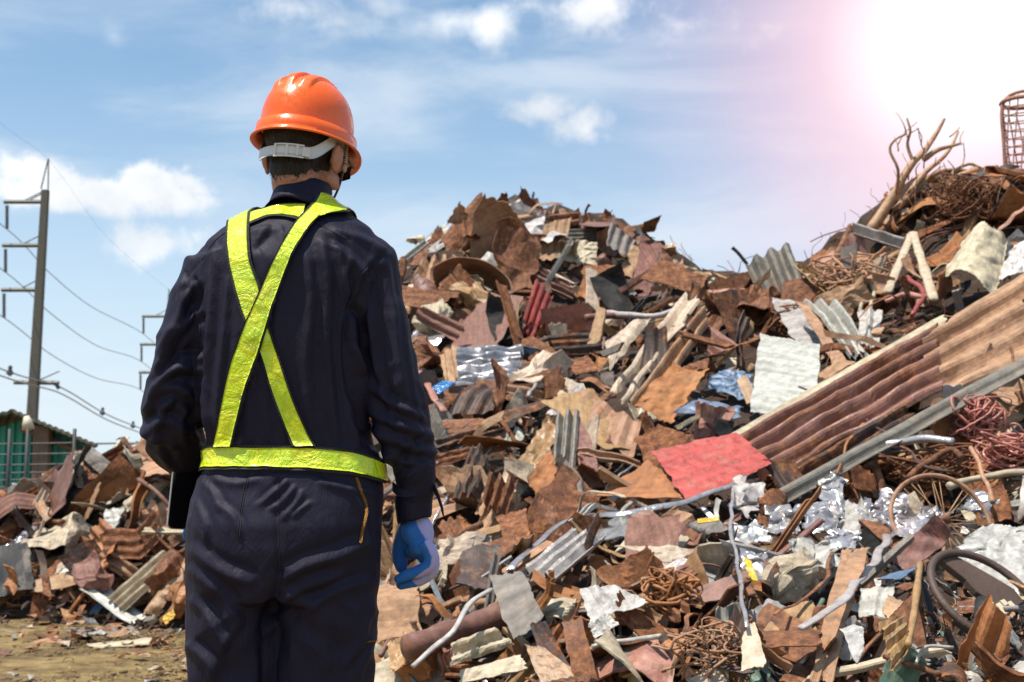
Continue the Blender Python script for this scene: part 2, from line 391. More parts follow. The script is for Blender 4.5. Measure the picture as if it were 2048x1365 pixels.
def sheet(L, W, n=12, m=9, curl=0., kinks=(), alpha=0., corr=0, camp=.01, crump=.01, twist=0., ragged=.06, seed=0, cfreq=5.):
    r = np.random.default_rng(seed)
    u = np.linspace(-.5, .5, n)[:, None] * np.ones(m); v = np.linspace(-.5, .5, m)[None] * np.ones((n, 1))
    # ragged outline
    eu = 1 + ragged * vnoise(np.stack([v * 7 + 3, v * 0 + seed, np.sign(u)], -1), seed) + ragged * .8 * r.uniform(-.5, .5, m)[None] * (abs(u) > .49)
    ev = 1 + ragged * vnoise(np.stack([u * 7 + 9, u * 0 + seed, np.sign(v)], -1), seed + 3) + ragged * .8 * r.uniform(-.5, .5, n)[:, None] * (abs(v) > .49)
    sk = r.uniform(-.22, .22, 2)
    U = u * L * eu * (1 + sk[0] * v * 2); V = v * W * ev * (1 + sk[1] * u * 2)
    ca, sa = math.cos(alpha), math.sin(alpha); s = U * ca + V * sa; t = -U * sa + V * ca
    ss = np.linspace(s.min() - .001, s.max() + .001, 160); D = ss[-1] - ss[0]
    th = curl * ss / D
    for k, a in kinks: th = th + a * sstep(-.03, .03, (ss - ss[0]) / D - k)
    th -= th.mean(); ds = ss[1] - ss[0]
    xs = np.cumsum(np.cos(th)) * ds; zs = np.cumsum(np.sin(th)) * ds; xs -= xs.mean(); zs -= zs.mean()
    x = np.interp(s, ss, xs); z = np.interp(s, ss, zs); T = np.interp(s, ss, th)
    off = 0
    if corr: off = camp * np.sin(V / W * corr * 2 * np.pi)
    P = np.stack([x - np.sin(T) * off, t, z + np.cos(T) * off], -1)
    if crump:
        q = P * cfreq / max(L, W, .2) * .5 + seed * 3.1
        P = P + np.stack([1 - 2.4 * abs(pnoise(q + k * 31, seed + k)) for k in range(3)], -1) * crump * max(L, W) + np.stack([pnoise(q * 2.4 + k * 11, seed + k + 7) for k in range(3)], -1) * crump * .5 * max(L, W)
    if twist:
        a = twist * P[..., 0] / L; y, z2 = P[..., 1].copy(), P[..., 2].copy()
        P[..., 1] = y * np.cos(a) - z2 * np.sin(a); P[..., 2] = y * np.sin(a) + z2 * np.cos(a)
    return P
def frame(N, spin):
    N = N / np.linalg.norm(N); a = np.cross(N, [0, 0, 1.]) if abs(N[2]) < .95 else np.array([1., 0, 0]); a /= np.linalg.norm(a); b = np.cross(N, a)
    c, s = math.cos(spin), math.sin(spin); u = a * c + b * s; v = -a * s + b * c
    return np.stack([u, v, N], 1)

OCC = []
DSC = .72       # how far the named pieces lie proud of the heap
SKY = np.array([(-100,1000),(0,985),(60,948),(150,903),(230,882),(300,872),(420,840),(700,600),(800,522),(850,486),(900,436),(935,392),(1080,392),(1160,430),(1200,452),(1262,448),(1330,498),(1362,540),(1450,556),(1600,530),(1700,465),(1760,436),(1850,380),(1950,340),(2200,315)], float)
HEAP = []      # (object, px, py) of the loose pieces that still need a label
LAND = []      # landmarks: phrase, px, py
def hero(name, label, quad, tint, corr=0, camp=.018, crump=.012, bow=0., kinks=(), n=26, m=16, doff=.1, thick=.004, cat='metal sheet', group=None, land=None, seed=None, bend=0., edge=.05, cfreq=6):
    """a sheet spanned between four picture corners; corrugations run from corner 1 to corner 2"""
    seed = len(COL.objects) if seed is None else seed
    cs = []
    c = np.mean([q[:2] for q in quad], 0); Yc = surf(c[0], c[1])
    if Yc is None: Yc = surf(c[0], c[1] + 60) or 12
    for q in quad:
        Y = q[2] if len(q) > 2 else None
        if Y is None:
            Y = surf(q[0], q[1])
            Y = Yc if Y is None else .45 * Y + .55 * Yc
        cs.append(at(q[0], q[1], Y - doff * DSC))
    a, b, c2, d = cs; OCC.append(np.array([q[:2] for q in quad], float))
    u = np.linspace(0, 1, n)[:, None, None] * np.ones((1, m, 1)); v = np.linspace(0, 1, m)[None, :, None] * np.ones((n, 1, 1))
    rr = np.random.default_rng(seed)
    ue = np.clip(u, 0, 1) + edge * (rr.uniform(-.3, .3, m)[None, :, None] * ((u == 0) | (u == 1)) + .8 * vnoise(np.stack([v[..., 0] * 6 + 0 * u[..., 0], u[..., 0] * 0 + seed, (u[..., 0] > .5) * 5.], -1), seed)[..., None] * abs(2 * u - 1))
    ve = v + edge * (rr.uniform(-.3, .3, n)[:, None, None] * ((v == 0) | (v == 1)) + .8 * vnoise(np.stack([u[..., 0] * 6 + 0 * v[..., 0], v[..., 0] * 0 + seed + 9., (v[..., 0] > .5) * 5.], -1), seed)[..., None] * abs(2 * v - 1)) * (0 if corr else 1)
    G = (a * (1 - ue) + b * ue) * (1 - ve) + (d * (1 - ue) + c2 * ue) * ve
    L = np.linalg.norm(b - a); W = np.linalg.norm(d - a); S = max(L, W)
    N = np.cross(b - a, d - a); N /= np.linalg.norm(N)
    if N[1] > 0: N = -N
    off = bow * S * np.sin(np.pi * v) + bend * S * np.sin(np.pi * u)
    for k, h in kinks: off = off + h * S * np.maximum(0, 1 - abs(u - k) * 6)
    if corr:
        w = np.sin(v * corr * 2 * np.pi); off = off + camp * np.sign(w) * np.abs(w) ** .7 * (1 + .25 * vnoise(np.stack([u[..., 0] * 5 + 0 * v[..., 0], v[..., 0] * 3 + 0 * u[..., 0], 0 * u[..., 0] + 0 * v[..., 0]], -1), seed)[..., None])
    G = G + N * off
    q = G * cfreq * .72 / S + seed * 1.7
    G = G + np.stack([(1 - 2.4 * abs(pnoise(q + k * 19, seed + k))) + .35 * (1 - 2 * abs(pnoise(q * 2.3 + k * 5, seed + 5 + k))) for k in range(3)], -1) * crump * S * np.array([.6, 1, .6])
    ctr = G.reshape(-1, 3).mean(0)
    mb = MB().grid(G - ctr, thick); V, fs = mb.arr()
    o = obj(name, mesh_np(name, V, fs, M_SCRAP, crump > .03, attrs(len(V), tint, loc=np.tile(np.concatenate([u * L, v * W * .45, v * 0], -1).reshape(-1, 3), (2, 1)))), label=label, category=cat, kind='thing'); o.location = ctr
    if group: o['group'] = group
    px, py = proj(ctr)
    if land: LAND.append((land, float(px), float(py)))
    return o
CLEAR = [(1962, 1195, 125, 115), (1940, 1310, 50, 70), (1856, 1320, 62, 52), (1888, 1046, 80, 70), (1828, 1200, 20, 90), (1965, 860, 60, 60), (1822, 530, 52, 72), (1950, 540, 75, 65), (1558, 550, 60, 65), (1570, 755, 80, 90), (1060, 620, 40, 65), (970, 745, 75, 55)]
def clear(px, py): return any(((px - a) / c) ** 2 + ((py - b) / d) ** 2 < 1 for a, b, c, d in CLEAR)
def inside(px, py):
    for q in OCC:
        if not (q[:, 0].min() <= px <= q[:, 0].max() and q[:, 1].min() <= py <= q[:, 1].max()): continue
        r = np.roll(q, -1, 0); s_ = (r[:, 0] - q[:, 0]) * (py - q[:, 1]) - (r[:, 1] - q[:, 1]) * (px - q[:, 0])
        if (s_ > 0).all() or (s_ < 0).all(): return True
    return False
def bar(name, label, pts, rpx, tint, cat='metal bar', doff=.12, n=8, flat=None, land=None, group=None, nseg=14, kmat=None):
    P = []
    for q in pts:
        Y = q[2] if len(q) > 2 else (surf(q[0], q[1]) or 11.)
        P.append([q[0], q[1], Y - doff * (DSC if len(q) < 3 else 1)])
    P = catmull(P, nseg); W = np.array([at(*p) for p in P]); W = W + np.stack([pnoise(W * 5 + k * 9, 40 + k) for k in range(3)], 1) * (0 if name[:4] in ('wood', 'timb') else .02); r = rpx * P[:, 2].mean() / F
    ctr = W.mean(0); mb = MB().tube(W - ctr, r * (1 + .28 * vnoise(W * 9, 5)), n, ry=None if flat is None else r * flat)
    V, fs = mb.arr()
    o = obj(name, mesh_np(name, V, fs, kmat or M_SCRAP, True, attrs(len(V), tint)), label=label, category=cat, kind='thing'); o.location = ctr
    if group: o['group'] = group
    px, py = proj(ctr)
    if land: LAND.append((land, float(px), float(py)))
    return o

# ------------------------------------------------------------------ named pieces of scrap, as the photograph shows them
G_SH, G_CO, G_BAR, G_FOIL = 'loose metal sheets on the scrap heap', 'corrugated sheets on the scrap heap', 'bars and strips on the scrap heap', 'crumpled foil on the scrap heap'
def S(name, label, quad, tint, land=None, **k):
    k.setdefault('group', G_CO if k.get('corr') else G_SH); k.setdefault('cat', 'corrugated sheet' if k.get('corr') else 'metal sheet')
    return hero(name, label, quad, tint, land=land, **k)
def build_heroes():
    CS, MS = 'corrugated_sheet', 'metal_sheet'
    # the central peak
    S(MS, 'dark rusty curved panel standing up as the left horn of the central peak', [(878,478),(960,386),(988,434),(908,520)], 'rust-brown', 'the horn at the top of the peak', bow=.10, crump=.02, doff=.25)
    S(MS, 'small pale grey dented sheet just right of the horn on the central peak', [(986,425),(1024,408),(1040,455),(988,452)], 'pale grey', crump=.03, doff=.35)
    S(MS, 'jagged dark red-brown shard, highest of the central peak beside the pale grey sheet', [(1042,440),(1066,388),(1092,424),(1076,462)], 'red-brown', crump=.04, edge=.14, doff=.2)
    S(MS, 'blackish spiked shard behind the pale grey sheet at the top of the peak', [(1000,418),(1030,388),(1040,396),(1034,432)], 'dark brown', edge=.2, doff=.0)
    S('channel_beam', 'short brown box section sticking out level from the right of the central peak', [(1098,436),(1158,429),(1158,452),(1100,458)], 'rust-brown', corr=1.5, camp=.05, cat='metal beam', thick=.02, crump=.004, edge=.01, group=G_BAR)
    S(CS, 'flat grey-brown corrugated sheet lying level below the short box section', [(1094,462),(1190,458),(1198,480),(1100,486)], 'weathered grey', corr=3, doff=.2)
    S(MS, 'tan plate leaning up to a square corner on the right shoulder of the central peak', [(1196,492),(1258,450),(1270,470),(1216,526)], 'rust-brown', crump=.008, doff=.2, edge=.02)
    S(CS, 'broad tan-brown crumpled corrugated sheet just right of the worker\'s shoulder', [(812,582),(842,522),(922,515),(944,582)][::1], 'tan', 'the broad tan sheet by the shoulder', corr=4, camp=.05, crump=.03, doff=.35)
    S(MS, 'upright grey-tan panel between the tan corrugated sheet and the white-edged one', [(950,556),(988,512),(1014,545),(1018,632)], 'weathered grey', crump=.012, doff=.35)
    S(CS, 'long red-brown corrugated sheet with a white upper edge sloping down the central peak', [(1014,506),(1142,572),(1148,598),(1020,540)], 'red-brown', 'the white-edged corrugated sheet', corr=3, camp=.05, doff=.5, crump=.006)
    S('metal_strip', 'cream strip edging the long red-brown corrugated sheet on the peak', [(1008,500),(1148,566),(1146,576),(1006,516)], 'cream', doff=.58, crump=.006, cat='metal strip', group=G_BAR)
    S(CS, 'narrow faded red corrugated sheet standing upright under the central peak', [(1070,562),(1038,664),(1070,686),(1106,592)], 'faded red', 'the upright faded red sheet', corr=3, camp=.03, doff=.5, crump=.008)
    S(CS, 'wide red-brown corrugated stack with pale torn left ends below the central peak', [(1078,622),(1178,612),(1204,676),(1098,690)], 'red-brown', 'the red-brown corrugated stack', corr=5, camp=.05, doff=.5, crump=.02)
    S(CS, 'brown corrugated sheet under the wide red-brown stack', [(1098,676),(1200,668),(1208,706),(1110,712)], 'dark brown', corr=3, camp=.04, doff=.45)
    S(MS, 'square rust-orange panel standing on the right face of the central peak', [(1155,598),(1166,534),(1236,530),(1238,604)], 'orange rust', 'the square rust-orange panel', crump=.012, doff=.5)
    S('metal_sheet', 'crumpled cream cloth-like sheet high on the right of the central peak', [(1106,520),(1150,482),(1196,490),(1190,534)], 'cream', crump=.07, doff=.6, n=34, m=26, cat='metal sheet')
    S(MS, 'small forked white sheet on the right shoulder of the central peak', [(1268,546),(1312,505),(1320,516),(1284,556)], 'cream', crump=.05, edge=.15, doff=.5)
    for k, q in enumerate([[(1236,545),(1262,492),(1284,502),(1262,560)], [(1290,560),(1318,500),(1345,520),(1330,575)], [(1330,560),(1362,520),(1376,548),(1352,580)]]):
        S(MS, ['upright tan plate just right of the square rust-orange panel', 'creased brown plate between the forked white sheet and the saddle of the heap', 'small tan plate at the saddle between the two peaks'][k], q, ['tan', 'rust-brown', 'tan'][k], crump=.03, doff=.4)
    S('crushed_bale', 'crushed silvery bale of flattened cans beside the worker\'s right elbow', [(902,704),(1040,698),(1036,790),(912,798)], 'crushed cans', 'the crushed silvery bale', corr=8, camp=.03, crump=.035, n=44, m=44, doff=.7, cat='crushed bale', group=G_FOIL)
    S(MS, 'leaf-shaped brown sheet drooping to the right above the crushed bale', [(1034,706),(1074,676),(1150,734),(1120,752)], 'rust-brown', 'the leaf-shaped brown sheet', crump=.03, bend=.12, doff=.7)
    S(MS, 'small round-ended brown sheet at the tip of the leaf-shaped one', [(1136,724),(1176,712),(1196,740),(1150,752)], 'rust-brown', crump=.03, doff=.75)
    S(MS, 'dark grey leaning plate just right of the crushed bale', [(1030,780),(1044,720),(1070,724),(1050,792)], 'dark brown', crump=.008, doff=.6)
    bar('metal_strip', 'bright white bent strip right of the crushed bale', [(1060,796),(1072,770),(1092,742)], 4, 'white', 'metal strip', .7, group=G_BAR)
    S(MS, 'cream panel leaning between the leaf-shaped sheet and the weathered planks', [(1112,800),(1126,756),(1168,770),(1176,812)], 'cream', crump=.03, doff=.6)
    S(MS, 'small cream plate just above the weathered planks', [(1090,830),(1156,768),(1166,776),(1120,830)], 'pale grey', crump=.02, doff=.55)
    # long weathered lengths running up to the saddle
    S('metal_beam', 'long pale weathered length rising to the saddle, left of two', [(1204,806),(1370,588),(1398,606),(1246,822)], 'cream', 'the long pale length', corr=1.5, camp=.04, crump=.008, doff=.7, cat='metal beam', group=G_BAR)
    S('metal_beam', 'long tan and rust length rising to the saddle, right of two', [(1252,820),(1402,620),(1420,650),(1290,826)], 'tan', corr=1.5, camp=.04, crump=.01, doff=.6, cat='metal beam', group=G_BAR)
    S(MS, 'curved cream sheet hanging left of the long pale length', [(1208,690),(1250,660),(1300,640),(1222,740)], 'cream', crump=.03, bow=.1, doff=.6)
    bar('pipe', 'pale blue-white pipe lying across the saddle below the square panel', [(1214,624),(1270,634),(1330,628),(1392,604)], 6, 'pale grey', 'pipe', .8, group=G_BAR)
    bar('metal_strip', 'pale green-white strip above the long pale length', [(1290,648),(1340,632),(1400,612),(1440,600)], 5, 'greenish', 'metal strip', .8, flat=.3, group=G_BAR)
    S(MS, 'salmon-red creased sheet lying on the saddle left of the grey corrugated one', [(1368,582),(1490,580),(1540,620),(1400,606)], 'salmon', 'the salmon sheet on the saddle', crump=.02, doff=.7)
    S(MS, 'orange-brown torn sheet below the salmon sheet', [(1420,606),(1560,612),(1582,670),(1480,640)], 'orange rust', crump=.03, edge=.1, doff=.6)
    S(CS, 'grey corrugated sheet standing up against the sky on the saddle', [(1578,490),(1622,604),(1524,608),(1490,528)][0:4], 'weathered grey', 'the grey corrugated sheet on the saddle', corr=3, camp=.045, crump=.006, doff=.4, edge=.02, bow=.04)
    bar('metal_bar', 'thin dark bar poking up left of the grey corrugated sheet on the saddle', [(1462,494),(1478,508),(1496,528)], 4, 'blackened', 'metal bar', .4, group=G_BAR)
    S(MS, 'pale drooping sheet with rust stains just below the grey corrugated one', [(1538,602),(1590,604),(1660,690),(1600,700)], 'pale grey', crump=.02, doff=.6)
    S(CS, 'pale grey corrugated sheet arching down to the big beam', [(1600,600),(1700,720),(1742,718),(1680,612)], 'pale grey', 'the arching pale sheet', corr=2.5, camp=.03, bend=.05, crump=.008, doff=.7)
    S(MS, 'narrow rust-stained strip left of the arching pale corrugated sheet', [(1590,604),(1614,610),(1700,740),(1672,742)], 'tan', crump=.02, doff=.75)
    S(MS, 'tall pale folded panel right of the arching sheet', [(1716,622),(1764,624),(1756,700),(1718,704)], 'pale grey', crump=.012, kinks=[(.5, .05)], doff=.6)
    S('appliance_panel', 'stained white appliance panel standing on the slope behind the red sheet', [(1520,668),(1640,692),(1634,846),(1498,828)], 'white', 'the stained white panel', crump=.010, n=36, m=30, doff=1.15, cat='appliance panel', edge=.015)
    S(MS, 'orange-brown crumpled sheet folded over beside the long tan length', [(1262,812),(1344,726),(1414,744),(1336,856)], 'orange rust', 'the crumpled orange-brown sheet', crump=.045, n=34, m=28, doff=.8)
    S('denim_bundle', 'faded blue crumpled bundle left of the stained white panel', [(1404,776),(1440,742),(1504,748),(1500,812)], 'steel blue', 'the blue bundle', crump=.08, n=34, m=26, doff=.6, cat='bundle', edge=.03, group=None)
    S('plastic_sheet', 'dark blue sheet under the faded blue bundle', [(1346,826),(1392,800),(1486,818),(1470,842)], 'steel blue', crump=.05, doff=.45, cat='plastic sheet')
    S('plastic_sheet', 'bright blue crumpled plastic between the worker\'s elbow and the bale', [(862,776),(884,762),(910,766),(876,790)], 'bright blue', 'the bright blue plastic', crump=.06, doff=.8, cat='plastic sheet')
    bar('metal_strip', 'faded pink-red strip slanting down beside the worker\'s elbow', [(838,742),(856,772),(886,826)], 8, 'salmon', 'metal strip', 1.0, flat=.25, group=G_BAR)
    # red sheet and the big corrugated beam
    S('red_sheet', 'large faded red sheet lying over the middle of the heap', [(1300,905),(1470,868),(1545,928),(1376,1008)], 'clay red', 'the large red sheet', crump=.013, n=40, m=30, doff=1.25, cat='sheet', group=None, edge=.03, cfreq=9)
    S(MS, 'flat orange sheet just left of the large red sheet', [(1196,992),(1292,924),(1344,950),(1380,1000)], 'orange rust', crump=.012, doff=1.1)
    S(CS, 'big pinkish brown corrugated sheet sloping up right from the red sheet', [(1444,896),(1870,656),(1880,784),(1540,972)], 'pinkish brown', 'the big corrugated slope', corr=4.5, camp=.035, crump=.012, doff=1.0, n=60, m=50, edge=.02)
    S('metal_beam', 'long cream flange along the top of the big pinkish brown corrugated sheet', [(1432,884),(1884,632),(1892,656),(1440,908)], 'cream', crump=.004, corr=.5, camp=.02, doff=1.12, n=50, m=10, edge=.02, cat='metal beam', group=G_BAR)
    S(CS, 'brown corrugated sheet continuing the big slope up to the right edge', [(1850,676),(2110,520),(2110,704),(1836,822)], 'tan', corr=3.5, camp=.035, doff=1.3, crump=.006, n=50, m=40, edge=.02)
    S('metal_beam', 'sunlit rust-stained beam at the upper end of the big slope', [(1896,640),(2110,510),(2110,552),(1916,664)], 'tan', crump=.008, corr=.5, camp=.03, doff=1.12, n=40, m=12, cat='metal beam', group=G_BAR)
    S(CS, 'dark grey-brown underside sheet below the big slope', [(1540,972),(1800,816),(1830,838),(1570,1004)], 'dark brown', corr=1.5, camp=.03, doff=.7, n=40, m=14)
    S(MS, 'crumpled tan sheet with torn lower edge hanging over the big slope', [(1830,728),(1890,648),(1930,662),(1896,776)], 'golden brown', crump=.035, doff=1.05, n=30, m=24, edge=.08)
    S(MS, 'small cream triangle of sheet stuck to the big corrugated slope', [(1768,722),(1792,738),(1800,764),(1780,750)], 'cream', doff=.95, crump=.02)
    # right hand peak
    for lab, a, b, w1, w2 in (('left leg of the pale splayed timber pair high on the right', (1774,586), (1824,468), 12, 9), ('right leg of the pale splayed timber pair high on the right', (1868,600), (1826,466), 12, 8)):
        bar('timber_leg', lab, [a, ((a[0]+b[0])/2, (a[1]+b[1])/2), b], w1 * .8, 'cream', 'timber', .75, flat=.4, group=G_BAR)
    LAND.append(('the pale splayed timbers', 1822, 530))
    S('metal_beam', 'grey channel lying level above the pale splayed timbers', [(1708,450),(1812,482),(1806,498),(1706,466)], 'pale grey', corr=1, camp=.05, crump=.004, doff=.5, cat='metal beam', group=G_BAR)
    S('metal_beam', 'thick rusty beam leaning at the left foot of the branches', [(1650,548),(1694,456),(1720,466),(1680,560)], 'rust-brown', crump=.006, corr=1, camp=.04, doff=.3, cat='metal beam', group=G_BAR)
    S('metal_beam', 'salmon plank left of the thick rusty beam', [(1606,552),(1664,502),(1680,512),(1622,574)], 'salmon', crump=.01, doff=.25, cat='metal beam', group=G_BAR)
    bar('wooden_post', 'long brown timber slanting below the pale splayed timbers', [(1690,572),(1740,540),(1796,508)], 8, 'tan', 'timber', .7, group=G_BAR)
    S('white_sack', 'bulging off-white sack high on the right of the heap', [(1884,560),(1930,478),(2016,482),(1990,596)], 'cream', 'the bulging white sack', crump=.035, bow=.3, n=46, m=40, doff=.9, cat='sack', group=None, cfreq=5.5, edge=.03)
    S('white_sack', 'flat white sack at the right edge beside the bulging one', [(1994,560),(2020,500),(2090,486),(2090,560)], 'white', crump=.06, bow=.12, n=30, m=26, doff=.9, cat='sack', group=None)
    bar('metal_strip', 'bright red bent rod below the pale splayed timbers', [(1818,556),(1846,590),(1822,632)], 5, 'faded red', 'metal rod', .8, group=G_BAR)
    bar('metal_strip', 'salmon rod lying level left of the bright red bent rod', [(1774,604),(1812,590),(1850,594)], 5, 'salmon', 'metal rod', .8, group=G_BAR)
    bar('hose', 'pair of pale bent hoses standing right of the arching pale sheet', [(1722,622),(1726,580),(1738,568),(1746,590),(1742,620)], 4, 'cream', 'hose', .8, group=None)
    # foreground on the left of the heap
    S(MS, 'weathered tan and brown boards lying across the middle of the heap', [(1104,816),(1160,782),(1282,846),(1266,918)], 'tan', 'the weathered boards', corr=3, camp=.02, crump=.008, doff=.8, cat='board')
    S(CS, 'upright grey corrugated sheet in the middle of the heap', [(1114,828),(1098,1000),(1146,994),(1158,826)], 'weathered grey', 'the upright grey sheet', corr=2.5, camp=.025, crump=.008, doff=.9, edge=.03)
    S(MS, 'golden tan draped sheet just left of the upright grey sheet', [(1026,938),(1088,842),(1120,856),(1060,1000)], 'golden brown', 'the golden draped sheet', crump=.05, n=34, m=28, doff=.9)
    S(MS, 'lower rusty fold of the golden tan draped sheet', [(1052,960),(1098,900),(1112,940),(1076,1012)], 'orange rust', crump=.05, doff=.85)
    S(MS, 'red-brown panel leaning right of the upright grey sheet', [(1155,828),(1176,866),(1206,974),(1156,930)], 'red-brown', crump=.012, doff=.85)
    S(MS, 'brown square plate standing between the boards and the large red sheet', [(1268,880),(1316,850),(1380,874),(1300,946)], 'rust-brown', crump=.02, doff=.7)
    for k, q in enumerate([[(866,880),(990,852),(1010,868),(880,908)], [(862,915),(990,886),(1004,900),(876,934)], [(880,842),(960,838),(1020,858),(900,868)], [(1000,826),(1090,800),(1100,812),(1010,846)]]):
        S(MS, ['long dark brown rusty sheet lying level beside the sleeve, middle of a layered three', 'long dark brown rusty sheet lying level beside the sleeve, lowest of a layered three', 'long rusty sheet lying level beside the elbow, topmost of a layered three', 'wavy dark sheet lying just below the crushed bale'][k], q, ['dark brown', 'rust-brown', 'rust-brown', 'dark brown'][k], crump=.03, doff=.9, corr=2 if k < 2 else 0, camp=.015)
    S(CS, 'dark curled corrugated sheet right of the worker\'s cuff', [(898,1010),(940,900),(978,946),(960,1010)][::1], 'dark brown', crump=.03, corr=3, camp=.02, doff=.8, bow=.1)
    S(CS, 'brown stepped sheet between the cuff and the golden draped sheet', [(962,1010),(978,950),(1034,962),(1012,1028)], 'rust-brown', corr=3, camp=.03, doff=.9, crump=.012)
    S(MS, 'upright brown plate with pale top edge right of the glove', [(990,1032),(1050,1022),(1072,1122),(1024,1140)], 'rust-brown', 'the upright brown plate', crump=.014, bow=.06, doff=.8)
    bar('metal_strip', 'long silver strip winding from the red sheet down to the upright brown plate', [(1022,1142),(1070,1092),(1122,1048),(1180,1036),(1243,1030),(1330,1012),(1400,992),(1470,968)], 7, 'silver', 'metal strip', .95, flat=.3, land='the long silver strip', group=G_BAR, nseg=30)
    S(CS, 'pale blue-grey corrugated shard with torn lower end near the middle bottom', [(1044,1144),(1140,1070),(1210,1072),(1108,1160)], 'pale grey', 'the pale torn shard', corr=3, camp=.02, crump=.014, doff=.85, edge=.1)
    S(CS, 'brown corrugated sheet with pale stripe below the long silver strip', [(1250,1038),(1286,1024),(1404,1068),(1394,1090)][0:4], 'red-brown', corr=2, camp=.02, doff=.8)
    S(MS, 'curved cream sheet under the striped brown corrugated one', [(1228,1094),(1296,1096),(1400,1108),(1330,1130)], 'cream', crump=.03, bow=.06, doff=.8)
    S(MS, 'tall olive-grey bent sheet standing at the bottom middle', [(980,1158),(1040,1144),(1086,1232),(1024,1290)], 'weathered grey', 'the olive-grey bent sheet', crump=.02, doff=.8, bow=.06)
    S(MS, 'dark brown curled sheet at the bottom edge below the olive-grey one', [(1058,1250),(1090,1246),(1160,1370),(1096,1372)], 'dark brown', 'the dark curled sheet', crump=.02, bow=-.12, doff=.7)
    S(MS, 'dark brown upright plate beside the curled sheet at the bottom edge', [(1124,1244),(1162,1238),(1196,1362),(1150,1368)], 'rust-brown', crump=.02, bow=.1, doff=.75)
    S(MS, 'golden tan flat sheet lying at the bottom edge beneath the dark curled one', [(1050,1290),(1090,1300),(1200,1380),(1090,1390)], 'golden brown', crump=.02, doff=.6)
    o = bar('pipe', 'dark red painted pipe lying at the bottom below the glove', [(812,1294,5.0),(880,1270,5.1),(960,1246,5.25),(1004,1228,5.3)], 24, 'red-brown', 'pipe', .2, n=20, land='the dark red pipe', group=G_BAR)
    bar('metal_bar', 'grey bar crossing over the dark red pipe', [(822,1334,4.7),(868,1298,4.8),(914,1258,4.9),(948,1208,5.0),(980,1176,5.1)], 7, 'pale grey', 'metal bar', .25, flat=.6, group=G_BAR)
    S(MS, 'broad tan curved sheet below the glove beside the trouser leg', [(748,1180),(838,1188),(842,1270),(752,1290)], 'tan', crump=.03, bow=.14, corr=2, camp=.012, doff=.55, cat='metal sheet')
    S(MS, 'tan crumpled scrap at the left end of the dark red pipe', [(770,1290),(826,1262),(834,1320),(778,1350)], 'golden brown', crump=.07, doff=.6)
    S(MS, 'cream flat sheet below the dark red pipe', [(904,1288),(990,1256),(1024,1292),(900,1334)], 'cream', crump=.03, doff=.55, corr=1.5, camp=.015, cat='metal sheet')
    S(MS, 'cream plank-like sheet along the bottom edge below the dark red pipe', [(918,1344),(1042,1310),(1052,1340),(922,1368)], 'cream', crump=.02, doff=.5)
    S('folded_white_panel', 'white folded appliance panel at the middle bottom', [(1160,1180),(1230,1172),(1296,1206),(1180,1250)], 'white', 'the white folded panel', crump=.03, kinks=[(.4, .10)], doff=.8, cat='appliance panel')
    S('folded_white_panel', 'small white boxy offcut just below the white folded panel', [(1176,1248),(1216,1228),(1238,1250),(1190,1278)], 'white', crump=.03, kinks=[(.5, .1)], doff=.7, cat='appliance panel')
    bar('metal_bar', 'white bent bar across the bottom middle', [(1186,1296),(1216,1284),(1262,1280),(1320,1272)], 5, 'white', 'metal bar', .7, group=G_BAR)
    S(MS, 'brown crumpled oval scrap right of the white bent bar', [(1322,1290),(1348,1266),(1382,1290),(1356,1312)], 'orange rust', crump=.07, doff=.7)
    S(MS, 'bluish grey clear-edged sheet at the bottom below the white offcut', [(1226,1306),(1276,1298),(1272,1338),(1230,1334)], 'weathered grey', crump=.03, doff=.5)
    # bottom right
    S(MS, 'tall tan sheet running down to the bottom edge', [(1684,1100),(1738,1100),(1664,1360),(1618,1366)], 'tan', 'the tall tan sheet', crump=.015, doff=.7, bow=.05, n=40)
    bar('chrome_trim', 'curved white metal trim arching down across the tall tan sheet', [(1776,1072),(1744,1120),(1700,1182),(1650,1228),(1600,1256)], 10, 'pale grey', 'metal trim', .95, flat=.35, land='the curved white trim', nseg=24, group=G_BAR)
    bar('chrome_trim', 'long thin silver trim hanging down from the end of the red sheet', [(1466,965),(1462,1040),(1470,1120),(1480,1180),(1492,1246)], 4, 'silver', 'metal trim', .95, flat=.4, nseg=24, group=G_BAR)
    bar('flat_iron', 'brown bent flat bar curving under the foil tangle', [(1664,1110),(1650,1160),(1600,1200),(1548,1232)], 4, 'rust-brown', 'metal bar', .85, flat=.4, group=G_BAR)
    S('wooden_box', 'brown box-like offcut at the bottom left of the tall tan sheet', [(1526,1262),(1560,1220),(1622,1200),(1640,1262)], 'golden brown', crump=.01, doff=.6, cat='box')
    S('wooden_box', 'dark front of the brown offcut beside the tall tan sheet', [(1526,1264),(1640,1262),(1642,1292),(1532,1296)], 'rust-brown', crump=.01, doff=.62, cat='box')
    S(MS, 'pale grey triangular plate standing bottom left of the box-like offcut', [(1484,1270),(1508,1244),(1534,1330),(1482,1344)], 'cream', crump=.02, doff=.7)
    S(MS, 'dark grey trough-shaped sheet left of the brown box-like offcut', [(1436,1296),(1480,1190),(1500,1200),(1480,1300)], 'dark brown', crump=.015, bow=-.1, doff=.6)
    S(MS, 'pale bluish folded plate right of the tall tan sheet', [(1722,1180),(1790,1176),(1776,1240),(1716,1236)], 'pale grey', crump=.04, doff=.75, kinks=[(.5, .08)])
    S(MS, 'tan folded offcut right of the pale bluish plate', [(1776,1190),(1806,1206),(1776,1240),(1764,1222)], 'tan', crump=.03, doff=.75)
    S(MS, 'white pointed plate near the bottom right of the tall tan sheet', [(1680,1260),(1724,1252),(1728,1300),(1712,1330)], 'white', crump=.03, doff=.8)
